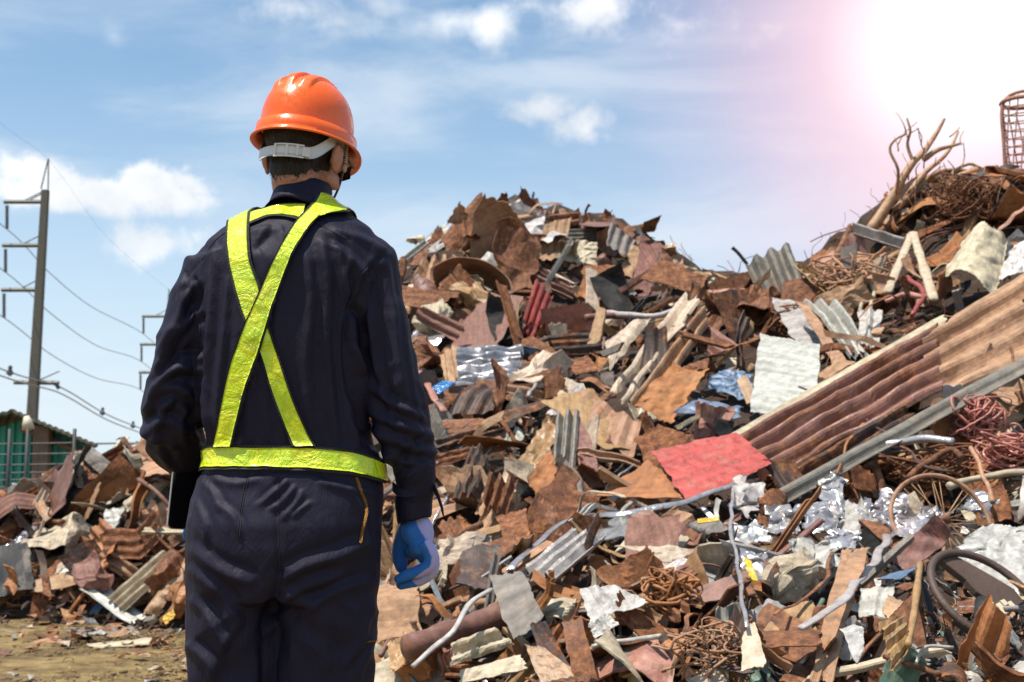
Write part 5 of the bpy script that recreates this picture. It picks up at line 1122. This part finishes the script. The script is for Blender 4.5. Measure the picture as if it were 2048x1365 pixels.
    b.inputs['Coat Weight'].default_value = .2; b.inputs['Coat Roughness'].default_value = .12; b.inputs['Subsurface Weight'].default_value = .08; b.inputs['Subsurface Radius'].default_value = (.03, .008, .002)
    bn = NN.node('ShaderNodeBump'); bn.inputs['Strength'].default_value = .12; bn.inputs['Distance'].default_value = .004; NN.put(bn.inputs['Height'], NN.noise(tc, 18, 4)); NN.put(b.inputs['Normal'], bn.outputs[0])
    na = 256; a = np.linspace(0, 2 * np.pi, na, endpoint=False)
    def hring(f, z, ex=0., drop=0.):
        c, s = np.cos(a), np.sin(a); pk = np.clip(s, 0, 1) ** 3
        return np.stack([(.0925 * f + ex) * c, (.116 * f + ex) * s + pk * drop * 1.6, z - pk * drop * .45 + 0 * a], 1)
    prof = []
    for t in np.linspace(.03, 1, 30):
        th = t * np.pi / 2; f = np.sin(th) ** .84; z = .026 + .112 * np.cos(th) ** .84
        prof.append(hring(f, z))
    prof += [hring(1.0, .024), hring(1.0, .0225, .004), hring(1.0, .0205, .0078), hring(1.0, .004, .0088), hring(1.0, -.002, .0085), hring(1.0, -.004, .011, .004), hring(1.0, -.0065, .0165, .02), hring(1.0, -.0095, .0185, .024), hring(1.0, -.012, .0165, .022), hring(1.0, -.0095, .010, .008), hring(1.0, -.005, .004), hring(.99, .02, 0)]
    for t in np.linspace(.95, .05, 16):
        th = t * np.pi / 2; prof.append(hring(np.sin(th) ** .84 * .965, .022 + .106 * np.cos(th) ** .84))
    Pm = np.array(prof); out = Pm[:30]
    nx = out / np.array([.0925, .116, .13]); nx /= np.linalg.norm(nx, axis=2)[..., None] + 1e-9
    ang = np.arctan2(out[..., 2] - .01, -out[..., 1])      # from the back rim over the top
    rib = sum(sstep(.0110, .0080, abs(out[..., 0] - xi * (1 + .0 * ang))) * hh for xi, hh in ((0, .0085), (-.034, .0062), (.034, .0062)))
    rib *= sstep(R(38), R(54), ang) * sstep(R(172), R(150), ang)
    out += nx * rib[..., None]
    hm_ = MB().rings(Pm + HO, cap=True); V, fs = hm_.arr(); V = V @ Rm.T + HC
    hat = obj('hard_hat', mesh_np('hard_hat', L(V), fs, hel, True), per)
    # white plastic nape strap with its slotted buckle
    wp = mat('white_plastic', (.60, .60, .60), .4, bump=.2, bscale=60, var=.05); wp2 = mat('cream_plastic', (.66, .62, .55), .4, var=.04)
    g = []
    for phi in np.linspace(-112, 112, 61):
        p = R(phi); s = abs(phi) / 112; x = .0835 * math.sin(p); y = -.102 * math.cos(p) - .002
        zc = -.0440 + .050 * sstep(.36, .80, s) ; hw = .0105 + .004 * math.exp(-((s - .55) / .2) ** 2) 
        g.append([[x * (1 + k * 0), y, zc + k * hw] for k in np.linspace(-1, 1, 5)])
    g = np.array(g); V, fs = MB().grid(g + HO * 0, .0024).arr(); band = obj('nape_strap', mesh_np('nape_strap', L(W(V)), fs, wp, True), hat)
    for sx in (-1, 1):
        g = []
        for k in np.linspace(0, 1, 12):
            p = R(sx * (26 + 34 * k)); g.append([[.0845 * math.sin(p), -.1035 * math.cos(p), .0125 + .004 * k + q * .003] for q in (-1, 0, 1)])
        V, fs = MB().grid(np.array(g), .002).arr(); obj('strap_tab', mesh_np('strap_tab', L(W(V)), fs, wp, True), hat)
    bm = MB()
    def bk(p0, p1, z0, z1, th=.0022, lift=.0025):
        g = []
        for k in np.linspace(0, 1, 6):
            p = R(16 + 1.15 * (p0 + (p1 - p0) * k)); g.append([[(.0835 + lift) * math.sin(p), -(.102 + lift) * math.cos(p) - .002, z] for z in (z0, z1)])
        bm.grid(np.array(g), th)
    bk(-19, 17, -.0580, -.0550); bk(-19, 17, -.0330, -.0300); bk(-19, -16, -.0580, -.0300); bk(-4, -1, -.0575, -.0305); bk(8, 11, -.0545, -.0335, .003, .0035); bk(15, 24, -.0535, -.0345); bk(-19, 15, -.0505, -.0375, .0015, .0014)
    V, fs = bm.arr(); obj('strap_buckle', mesh_np('strap_buckle', L(W(V)), fs, wp2, False), hat)
    # chin strap and safety glasses on the right of the face
    blk = mat('black_plastic', (.012, .012, .013), .35)
    for sx in (1, -1):
        P = catmull([(sx * .084, .028, .012), (sx * .081, .034, -.02), (sx * .074, .040, -.055), (sx * .060, .052, -.085), (sx * .030, .072, -.118), (0, .080, -.127)], 26)
        m = MB().tube(P, .0045, 8, ry=.0018)
        V, fs = m.arr(); st = obj('chin_strap', mesh_np('chin_strap', L(W(V)), fs, blk, True), hat)
        m = MB()
        for i in range(9): m.box(catmull([(sx * .0855, .027, .008), (sx * .083, .033, -.028)], 9)[i], (.0022, .0045, .0008))
        V, fs = m.arr(); obj('strap_rib', mesh_np('strap_rib', L(W(V)), fs, wp2), hat)
        m = MB().ball((sx * .080, .037, -.040), (.004, .008, .010)); V, fs = m.arr(); bb = obj('strap_clip', mesh_np('strap_clip', L(W(V)), fs, mat('tan_clip', (.40, .27, .16), .5), True), hat)
    gl = MB()
    for sx in (1, -1): gl.tube([(sx * .081, .0, -.018), (sx * .082, .05, -.022), (sx * .076, .086, -.024)], .0030, 8)
    gl.tube(catmull([(-.076, .086, -.024), (-.045, .104, -.020), (0, .110, -.022), (.045, .104, -.020), (.076, .086, -.024)], 16), .002, 8)
    V, fs = gl.arr(); g1 = obj('safety_glasses', mesh_np('safety_glasses', L(W(V)), fs, blk, True), per)
    lens = mat('smoked_lens', (.05, .05, .05), .05); lm = MB()
    for sx in (1, -1): lm.grid(np.array([[(sx * (.012 + .058 * u), .107 - .022 * u * u, -.020 - .014 * v - .014) for v in (-1, 0, 1)] for u in np.linspace(0, 1, 8)]), .002)
    V, fs = lm.arr(); obj('lens', mesh_np('lens', L(W(V)), fs, lens, True), g1)

    # ---- reflective harness
    fl = bpy.data.materials.new('fluorescent_prismatic_tape'); fl.use_nodes = True; NN = NT(fl.node_tree); b = NN.n['Principled BSDF']; tc = NN.node('ShaderNodeTexCoord').outputs['Object']
    cr = NN.noise(tc, 13, 5, .55, 2.2); cr2 = NN.noise(tc, 38, 6, .65, 1.4)
    NN.put(b.inputs['Base Color'], NN.mix(NN.mr(cr, .38, .62), (.58, .80, .006), (.82, .90, .010))); b.inputs['Roughness'].default_value = .22; b.inputs['Coat Weight'].default_value = .7; b.inputs['Coat Roughness'].default_value = .08
    
    bn = NN.node('ShaderNodeBump'); bn.inputs['Strength'].default_value = 1; bn.inputs['Distance'].default_value = .014
    NN.put(bn.inputs['Height'], NN.math('ADD', NN.math('ABSOLUTE', NN.math('SUBTRACT', cr, .5)), NN.math('MULTIPLY', NN.math('ABSOLUTE', NN.math('SUBTRACT', cr2, .5)), .45))); NN.put(b.inputs['Normal'], bn.outputs[0])
    bind = mat('black_webbing', (.020, .021, .019), .8, bump=.6, bscale=250)
    HARN = [None]
    def strap(Lf, Rt, lift, over=None, nrow=70, flip=1):
        A = np.array(dense(Lf, nrow)); B = np.array(dense(Rt, nrow)); ks = np.linspace(0, 1, 11); rows = []
        for i in range(nrow):
            row = []
            for k in ks:
                x, y = A[i] * (1 - k) + B[i] * k; h = hit(x, y, lift); row.append(h)
            if any(r is None for r in row): continue
            rows.append(row)
        rows = np.array(rows)
        for _ in range(3): rows[1:-1] = .5 * rows[1:-1] + .25 * (rows[:-2] + rows[2:]); 
        if over:      # carry it on over the shoulder and a little down the chest
            top = rows[0]; ext = []
            for j in range(1, 15):
                y = j * .012; r_ = []
                for p in top:
                    h = bv.ray_cast(Vector((p[0] + over * y * .25, p[1] + y, 2.2)), Vector((0, 0, -1)))
                    r_.append(np.array(h[0] + h[1] * lift) if h[0] is not None else p + np.array([0, y, -y]))
                ext.append(r_)
            rows = np.concatenate([np.array(ext)[::-1], rows])
        rows = rows + (.0012 * vnoise(rows * 60, 9) + .002 * vnoise(rows * 22, 5))[..., None] * np.array([0, -1, .3])
        wide = rows; w = np.linalg.norm(rows[len(rows) // 2, 0] - rows[len(rows) // 2, -1]); e = min(.28, .0056 / w)
        kk = np.linspace(e, 1 - e, 13); idx = kk * 10; i0 = np.minimum(idx.astype(int), 9); fr = (idx - i0)[None, :, None]
        nar = rows[:, i0] * (1 - fr) + rows[:, i0 + 1] * fr
        nv = np.cross(np.gradient(nar, axis=0), np.gradient(nar, axis=1)); nv /= np.linalg.norm(nv, axis=2)[..., None] + 1e-9
        nv *= np.where((nv[..., 1:2] < 0), 1, -1)
        nar = nar + nv * .0016 + (nv * (.0006 * (1 - 2 * abs(vnoise(nar * 40, 77))))[..., None])
        if HARN[0] is None: HARN[0] = obj('safety_harness', MB().grid(wide, .002).mesh('safety_harness', bind, True, off=base), per)
        else: obj('strap_binding', MB().grid(wide, .002).mesh('strap_binding', bind, True, off=base), HARN[0])
        obj('reflective_strap', MB().grid(nar, .0012).mesh('reflective_strap', fl, True, off=base), HARN[0])
    # belt goes right round the waist
    def belt():
        n = 150; rows = []
        for i in range(n + 1):
            p = 2 * np.pi * i / n; row = []
            for k in np.linspace(0, 1, 11):
                c0 = torso_at(Zp(915)); x = c0[0] + c0[2] * math.cos(p); pxx = 412 + (x - X(412)) / (X(766) - X(412)) * 354
                top = np.interp(pxx, [412, 440, 560, 640, 700, 740, 766], [897, 891, 890, 892, 899, 910, 926]); bot = np.interp(pxx, [412, 440, 560, 640, 700, 740, 766], [944, 939, 939, 943, 951, 959, 970])
                yv = c0[1] + c0[3] * math.sin(p); z = Zp(top * (1 - k) + bot * k, yv)
                cx, cy, rx, ry = torso_at(z); pe = 2 / 2.25; c, s = math.cos(p), math.sin(p)
                row.append([cx + (rx + .0045) * np.sign(c) * abs(c) ** pe, cy + (ry + .0045) * np.sign(s) * abs(s) ** pe, z])
            rows.append(row)
        rows = np.array(rows); rows += (.0012 * vnoise(rows * 50, 9))[..., None]
        kk = np.linspace(.13, .87, 9); idx = kk * 10; i0 = idx.astype(int); fr = (idx - i0)[None, :, None]
        nar = rows[:, i0] * (1 - fr) + rows[:, i0 + 1] * fr; ctr = rows.mean((0, 1)); nv = nar - ctr; nv[..., 2] = 0; nv /= np.linalg.norm(nv, axis=2)[..., None]
        nar = nar + nv * .0022 + nv * (.0012 * (1 - 2 * abs(vnoise(nar * np.array([48, 48, 30]), 77))))[..., None]
        obj('belt_binding', MB().grid(rows, .002).mesh('belt_binding', bind, True, off=base), HARN[0])
        obj('reflective_belt', MB().grid(nar, .0012).mesh('reflective_belt', fl, True, off=base), HARN[0])
    strap([(504,428),(520,423),(550,415),(580,411),(612,412)], [(501,453),(516,446),(540,438),(570,438),(604,446)], .0060)
    strap([(458,445),(455,480),(458,520),(466,560),(477,602),(492,646),(520,705),(545,791),(584,893)], [(504,428),(501,470),(505,520),(514,548),(523,573),(543,660),(560,714),(590,805),(630,893)], .0080, over=.6)
    strap([(622,418),(585,460),(562,500),(540,540),(515,600),(492,651),(476,695),(462,738),(448,810),(434,893)], [(688,434),(655,437),(637,443),(610,475),(584,520),(566,565),(550,612),(536,660),(521,709),(503,760),(490,800),(470,893)], .0125, over=.2)
    belt()

    # ---- gloves
    gv = bpy.data.materials.new('coated_work_glove'); gv.use_nodes = True; NN = NT(gv.node_tree); b = NN.n['Principled BSDF']
    A = NN.node('ShaderNodeAttribute', attribute_name='coat'); tc = NN.node('ShaderNodeTexCoord').outputs['Object']
    kn = NN.node('ShaderNodeTexWave', bands_direction='X'); NN.put(kn.inputs[0], tc); kn.inputs['Scale'].default_value = 150; kn.inputs['Distortion'].default_value = 1.5
    blue = NN.mix(NN.noise(tc, 30, 5), (.012, .12, .42), (.03, .20, .60)); lil = NN.mix(kn.outputs[1], (.40, .37, .68), (.52, .49, .78))
    NN.put(b.inputs['Base Color'], NN.mix(A.outputs['Fac'], lil, blue)); b.inputs['Roughness'].default_value = .7
    bn = NN.node('ShaderNodeBump'); bn.inputs['Strength'].default_value = .5; bn.inputs['Distance'].default_value = .002; NN.put(bn.inputs['Height'], NN.math('ADD', kn.outputs[1], NN.noise(tc, 200, 4))); NN.put(b.inputs['Normal'], bn.outputs[0])
    def glove(chains, palm, coatfn, name='glove'):
        m = MB()
        for P, r in chains:
            P = np.array(P); rr_ = np.array(r); Pc = catmull(P, 22); rc = np.interp(np.linspace(0, 1, 22), np.linspace(0, 1, len(rr_)), rr_)
            m.tube(Pc, rc, 14); m.ball(Pc[-1], rc[-1] * 1.0, n=8)
        for c, r in palm: m.ball(c, r, n=14)
        c, q, t = remesh(*m.arr(), .0019, 4, .5); c = c + (vnorm(c, q) * (.0007 * vnoise(c * 120, 4))[:, None])
        coat = coatfn(c); col = np.stack([coat, coat, coat, np.ones(len(c))], 1)
        obj(name, mesh_np(name, L(c), [q, t] if len(t) else [q], gv, True, {'coat': col}), per)
    P_ = lambda x, y, d: at(x, y, d)
    fing = [([P_(846,1085,2.632), P_(861,1106,2.632), P_(860,1128,2.633), P_(842,1141,2.634), P_(818,1149,2.636), P_(797,1158,2.638)], [.0155, .0158, .0150, .0132, .0118, .0094]),
            ([P_(850,1090,2.652), P_(867,1116,2.652), P_(864,1143,2.653), P_(845,1158,2.655), P_(822,1166,2.657), P_(803,1172,2.660)], [.014, .0128, .0118, .011, .0102, .0088]),
            ([P_(848,1090,2.673), P_(866,1118,2.674), P_(862,1146,2.676), P_(843,1160,2.678), P_(820,1167,2.681), P_(800,1170,2.684)], [.014, .0128, .0118, .011, .0102, .0088]),
            ([P_(842,1088,2.694), P_(860,1112,2.696), P_(857,1136,2.698), P_(840,1149,2.700), P_(820,1154,2.703), P_(803,1156,2.706)], [.014, .0125, .0115, .0105, .0098, .0086]),
            ([P_(818,1050,2.675), P_(806,1075,2.690), P_(799,1100,2.700), P_(800,1120,2.704), P_(803,1134,2.705)], [.018, .0165, .0160, .0155, .0130])]
    wristc = [([P_(829,1015,2.655), P_(831,1045,2.655), P_(838,1075,2.655), P_(846,1092,2.655)], [.027, .025, .027, .020])]
    palm = [(P_(840,1068,2.645), (.029, .020, .040)), (P_(838,1072,2.672), (.028, .026, .038)), (P_(826,1062,2.655), (.024, .030, .030)), (P_(840,1094,2.652), (.022, .030, .022)), (P_(836,1100,2.665), (.018, .030, .018)), (P_(850,1108,2.668), (.018, .032, .022)), (P_(826,1098,2.69), (.020, .022, .022))]
    def coat_r(c):
        px_, py_ = proj(c); e = np.interp(py_, [1030, 1050, 1070, 1095, 1115, 1135, 1150, 1160, 1180], [830, 836, 846, 858, 866, 860, 838, 822, 842]) + 3 * vnoise(c * 70, 5) + (c[:, 1] - 2.64) * 60
        return sstep(1.2, -1.2, px_ - e)
    glove(wristc + fing, palm, coat_r)
    # left glove holds the tablet from below and in front
    TB = at(352, 893, 2.705); TBL = at(330, 1058, 2.715)
    w0 = at(416, 962, 2.85)
    ch = [([w0, at(408, 1000, 2.80), at(400, 1030, 2.765)], [.027, .028, .024])]
    for i, dx in enumerate((0, 15, 30, 44)):
        ch.append(([at(392 + dx * .6, 1030, 2.770), at(382 + dx, 1056, 2.765), at(376 + dx, 1072, 2.745), at(373 + dx, 1071, 2.722), at(375 + dx, 1062, 2.712)], [.012, .0105, .010, .0095, .008]))
    ch.append(([at(400, 1010, 2.775), at(372, 1005, 2.76), at(356, 990, 2.745), at(352, 980, 2.735)], [.014, .012, .011, .009]))
    glove(ch, [(at(402, 1025, 2.785), (.034, .018, .034))], lambda c: sstep(2.79, 2.775, c[:, 1]))
    # ---- boots
    for cx in (466, 654):
        m = MB(); x = X(cx); bt = []
        for y, w_, z0, h in ((-.09, .030, 0, .07), (-.07, .042, 0, .10), (0, .046, 0, .13), (.07, .045, 0, .085), (.13, .050, 0, .062), (.18, .044, 0, .05), (.205, .028, 0, .035)):
            a_ = np.linspace(0, 2 * np.pi, 24, endpoint=False); bt.append(np.stack([x + w_ * np.cos(a_), np.full(24, YB + y), np.maximum(.0, h / 2 + h / 2 * np.sin(a_) * 1.05)], 1))
        m.rings(bt); m.rings([sring(x, YB - .02, z, .05, .06, 24) for z in (.05, .12, .2)])
        obj('boot', m.mesh('boot', mat('black_leather', (.02, .017, .015), .5), True, off=base), per)
    # ---- tablet held against the hip
    a_, b_, d_ = at(352, 893, 2.700), at(330, 1058, 2.708), at(512, 905, 2.765)
    Ux = (d_ - a_); Ux /= np.linalg.norm(Ux); Uz = (a_ - b_); h = np.linalg.norm(Uz); Uz /= h; Ny = np.cross(Ux, Uz); w = .172; c = (a_ + b_) / 2 + Ux * w / 2 + Ny * 0
    Uz = np.cross(Ny / np.linalg.norm(Ny), Ux) * -1; Uz = Uz if Uz[2] > 0 else -Uz; Ny = np.cross(Ux, Uz); Ny = Ny if Ny[1] < 0 else -Ny
    def rrect(w, h, r, n=8):
        P = []
        for cx, cz, a0 in ((w/2-r, h/2-r, 0), (-w/2+r, h/2-r, 90), (-w/2+r, -h/2+r, 180), (w/2-r, -h/2+r, 270)):
            for k in range(n): t = R(a0 + 90 * k / (n - 1)); P.append((cx + r * math.cos(t), cz + r * math.sin(t)))
        return np.array(P)
    def slab(w, h, r, y0, y1, bev=.0012):
        O_ = []
        for yy, s_ in ((y0, bev), (y0 + bev * (1 if y1 > y0 else -1), 0), (y1 - bev * (1 if y1 > y0 else -1), 0), (y1, bev)):
            p = rrect(w - 2 * s_, h - 2 * s_, r - s_); O_.append(Ux * p[:, :1] + Uz * p[:, 1:] + Ny * yy)
        m = MB().rings(O_); return m
    tab = obj('tablet_computer', slab(w, h, .012, -.0035, .0035).mesh('tablet_computer', mat('brushed_aluminium', (.62, .62, .64), .35, .9), False), label='black-screened tablet computer with silver edge tucked under the worker\'s bent arm', category='tablet'); tab.location = c
    sc = slab(w - .005, h - .005, .010, .0034, .0046, .0004).mesh('screen', mat('black_glass_screen', (.003, .003, .003), .04), False); obj('screen', sc, tab)
build_worker()

# ------------------------------------------------------------------ power line and shed behind the heap
def build_background():
    conc = mat('weathered_concrete', (.105, .10, .085), .9, bump=.4, bscale=6, var=.15); stl = mat('dark_galvanised_steel', (.11, .12, .12), .6, .3); ins = mat('grey_porcelain', (.09, .10, .11), .4); wirem = mat('weathered_cable', (.16, .17, .18), .6)
    base = at(70, 838, 88); base[2] = 0
    top = at(91, 381, 88); top2 = top.copy(); bx = at(72, 838, 88)[0]
    def pole(label, tp, bt, wt, wb, arms, ins_pts, spike, low=None):
        root = empty('utility_pole', bt, label=label, category='utility pole', group='poles of the power line'); Lc = lambda P: np.asarray(P) - bt
        mb = MB(); mb.rings([np.array([[c[0] + sx * w, c[1] + sy * w, c[2]] for sx, sy in ((-1, -1), (1, -1), (1, 1), (-1, 1))]) - bt for c, w in ((bt, wb), ((bt + tp) / 2, (wt + wb) / 2), (tp, wt))])
        V, fs = mb.arr(); obj('pole', mesh_np('pole', V, fs, conc), root)
        for (a, b) in arms:
            mb = MB(); mb.tube(Lc([a, b]), .16, 4); mb.tube(Lc([a * .55 + b * .45 , b + np.array([0, 0, .8])]), .045, 5); V, fs = mb.arr(); obj('crossarm', mesh_np('crossarm', V, fs, stl), root)
        for a, b in ins_pts:
            k = 14; P = np.linspace(0, 1, k * 2)[:, None] * (b - a) + a; r = [.07 if i % 2 else .15 for i in range(k * 2)]; mb = MB().tube(Lc(P), r, 8); V, fs = mb.arr(); obj('insulator', mesh_np('insulator', V, fs, ins, True), root)
        mb = MB()
        for pl in spike: mb.tube(Lc(pl), .05, 5)
        V, fs = mb.arr(); obj('ground_wire_bracket', mesh_np('ground_wire_bracket', V, fs, stl), root)
    Y1, Y2 = 88, 131
    A1 = [((8, 404), (88, 404)), ((5, 491), (85, 491)), ((3, 580), (80, 580)), ((28, 765), (118, 766))]
    I1 = [((14, 412), (14, 458)), ((11, 499), (11, 545)), ((8, 588), (8, 636)), ((112, 768), (118, 778)), ((20, 738), (20, 752))]
    pole('tall concrete power pole with three arms and hanging insulators above the shed', at(91, 381, Y1), np.array([bx - .35, Y1, 0.]), .22, .34, [(at(*a, Y1), at(*b, Y1)) for a, b in A1], [(at(*a, Y1), at(*b, Y1)) for a, b in I1],
         [[at(82, 378, Y1), at(96, 320, Y1)], [at(96, 385, Y1), at(97, 318, Y1)], [at(60, 400, Y1), at(84, 388, Y1)]])
    A2 = [((284, 633), (338, 633)), ((280, 689), (338, 689)), ((278, 745), (338, 745))]
    pole('farther power pole mostly hidden behind the worker\'s bent arm', at(338, 618, Y2), np.array([at(334, 900, Y2)[0], Y2, 0.]), .22, .34, [(at(*a, Y2), at(*b, Y2)) for a, b in A2], [(at(x, y + 4, Y2), at(x, y + 34, Y2)) for (x, y), _ in [((287, 633), 0), ((283, 689), 0), ((281, 745), 0)]],
         [[at(334, 618, Y2), at(338, 580, Y2)], [at(340, 620, Y2), at(338, 578, Y2)]])
    def wire(label, pts, r=.035, n=60, double=0):
        P = catmull(np.array([[x, y, Y] for x, y, Y in pts], float), n); W = np.array([at(*p) for p in P]); c = W[0].copy(); mb = MB().tube(W - c, r, 5)
        if double: mb.tube(W - c - np.array([0, 0, double]), r, 5)
        V, fs = mb.arr(); o = obj('power_cable', mesh_np('power_cable', V, fs, wirem, True), label=label, category='power cable', group='cables of the power line'); o.location = c
    wire('highest faint power cable, passing the very top of the pole', [(-260, 20, 60), (0, 246, 80), (96, 319, 88), (210, 470, 106), (338, 580, 131), (420, 640, 160)], .008)
    wire('upper power cable hanging from the top arm of the near pole', [(-200, 300, 60), (14, 459, 88), (95, 542, 98), (180, 612, 112), (286, 668, 131), (360, 742, 160)])
    wire('middle power cable hanging from the second arm of the near pole', [(-200, 400, 60), (11, 545, 88), (100, 626, 98), (190, 690, 112), (283, 724, 131), (360, 800, 160)])
    wire('lower power cable hanging from the third arm of the near pole', [(-200, 500, 60), (8, 636, 88), (100, 708, 98), (190, 756, 112), (281, 780, 131), (360, 850, 160)])
    wire('lowest double power cable with spacers running below the short arm', [(-200, 660, 62), (20, 745, 80), (118, 774, 90), (205, 825, 104), (270, 853, 118), (360, 885, 150)], .05, double=.42)
    for i, (x, y, Y) in enumerate([(20, 748, 80), (205, 828, 104), (266, 854, 117)]):
        p = at(x, y, Y); o = obj('cable_spacer', MB().tube([(0, 0, .35), (.22, 0, 0), (-.22, 0, 0), (0, 0, .35)], .07, 5).ball((0, 0, .0), .16, n=6).ball((0, 0, .4), .14, n=6).mesh('cable_spacer', ins, True), category='cable spacer', group='spacers on the double cable',
                              label=['triangular spacer on the double cable at the left edge', 'triangular spacer midway along the double cable', 'triangular spacer on the double cable beside the bent elbow'][i]); o.location = p
    wire('thin cable running level from the shed eave behind the heap', [(185, 888, 24), (240, 887, 30), (420, 884, 50)], .02)
    # shed
    Ys = 21.0; root = empty('shed', np.array([at(0, 900, Ys)[0], Ys, 0]), label='green corrugated metal shed with a dark sloping roof at the left edge', category='shed'); b0 = np.array(root.location)
    green = bpy.data.materials.new('green_painted_sheet'); green.use_nodes = True; N = NT(green.node_tree); b = N.n['Principled BSDF']; tc = N.node('ShaderNodeTexCoord').outputs['Object']
    mp = N.node('ShaderNodeMapping'); N.put(mp.inputs[0], tc); mp.inputs['Scale'].default_value = (4, 1, .5)
    N.put(b.inputs['Base Color'], N.mix(N.noise(mp.outputs[0], 3, 6), (.014, .20, .14), (.04, .38, .27))); b.inputs['Roughness'].default_value = .6
    roofm = mat('mossy_grey_roofing', (.10, .105, .075), .9, bump=.5, bscale=8, var=.35); woodm = mat('old_post_wood', (.16, .11, .08), .9, bump=.6, bscale=20, var=.3); dkm = mat('dark_wire', (.03, .03, .035), .6)
    xl, xr = at(-220, 900, Ys)[0], at(176, 900, Ys)[0]; xs = np.linspace(xl, xr, 230)
    ridge = at(25, 822, Ys - .5); eave = at(196, 893, Ys - .5); left = at(-240, 900, Ys - .5)
    def rz(x): return np.interp(x, [left[0], ridge[0], eave[0]], [left[2], ridge[2], eave[2]]) - .12
    G = np.array([[(x, Ys + .035 * (1 if (x * 7) % 1 < .5 else -1) * .6, z) for z in (np.array([0, .5, 1.0]) * rz(x))] for x in xs]); V, fs = MB().grid(G - b0, .01).arr(); obj('wall', mesh_np('wall', V, fs, green), root)
    G = np.array([[(xr, y, z) for z in (0, rz(xr))] for y in np.linspace(Ys, Ys + 6, 40)]); G[..., 0] -= (G[..., 1] - Ys) * .42; V, fs = MB().grid(G - b0, .01).arr(); obj('wall', mesh_np('wall', V, fs, green), root)
    for a, c in ((left, ridge), (ridge, eave)):
        G = np.array([[a * (1 - k) + c * k + np.array([-j * 3.1, j * 7.5, .012 * math.sin(j * 0 + k * 90)]) for j in (0, .33, .66, 1)] for k in np.linspace(0, 1, 70)]); V, fs = MB().grid(G - b0, .05).arr(); obj('roof', mesh_np('roof', V, fs, roofm), root)
    mb = MB()
    for px in (84,): mb.box(np.array([at(px, 900, Ys - .25)[0], Ys - .25, 1.0]) - b0, (.125, .08, 1.05))
    V, fs = mb.arr(); obj('post', mesh_np('post', V, fs, woodm), root)
    mb = MB(); mb.tube(np.array([ridge + (0, .4, -.25), eave + (0, .4, -.22)]) - b0, .06, 4); V, fs = mb.arr(); obj('rafter', mesh_np('rafter', V, fs, woodm), root)
    p = at(52, 848, Ys - .7) - b0; V, fs = MB().tube([p + (0, 0, .12), p + (.02, 0, .05), p + (.05, -.03, -.08)], [.04, .07, .10], 12).arr(); lm = obj('wall_lamp', mesh_np('wall_lamp', V, fs, mat('cream_enamel', (.6, .52, .4), .5), True), root)
    # mesh fence before the shed
    Yf = 19.0; x0, x1 = at(-160, 900, Yf)[0], at(150, 900, Yf)[0]; root = empty('mesh_fence', (x0, Yf, 0), label='dark wire mesh fence standing in front of the green shed', category='fence'); b0 = np.array(root.location)
    mb = MB()
    for py in (886, 907, 928, 944, 958, 972): z = at(0, py, Yf)[2]; mb.tube(np.array([(x0, Yf, z), ((x0 + x1) / 2, Yf, z - .02), (x1, Yf, z)]) - b0, .010, 4)
    for x in np.arange(x0, x1, .16): mb.tube(np.array([(x, Yf, .3), (x, Yf, at(0, 884, Yf)[2])]) - b0, .005, 4)
    V, fs = mb.arr(); obj('mesh_panel', mesh_np('mesh_panel', V, fs, dkm), root)
    for px in (18, 54, -60, 148):
        x = at(px, 900, Yf)[0]; V, fs = MB().tube(np.array([(x, Yf, 0), (x, Yf, at(0, 858, Yf)[2])]) - b0, .028, 8).arr(); obj('fence_post', mesh_np('fence_post', V, fs, dkm, True), root)
build_background()
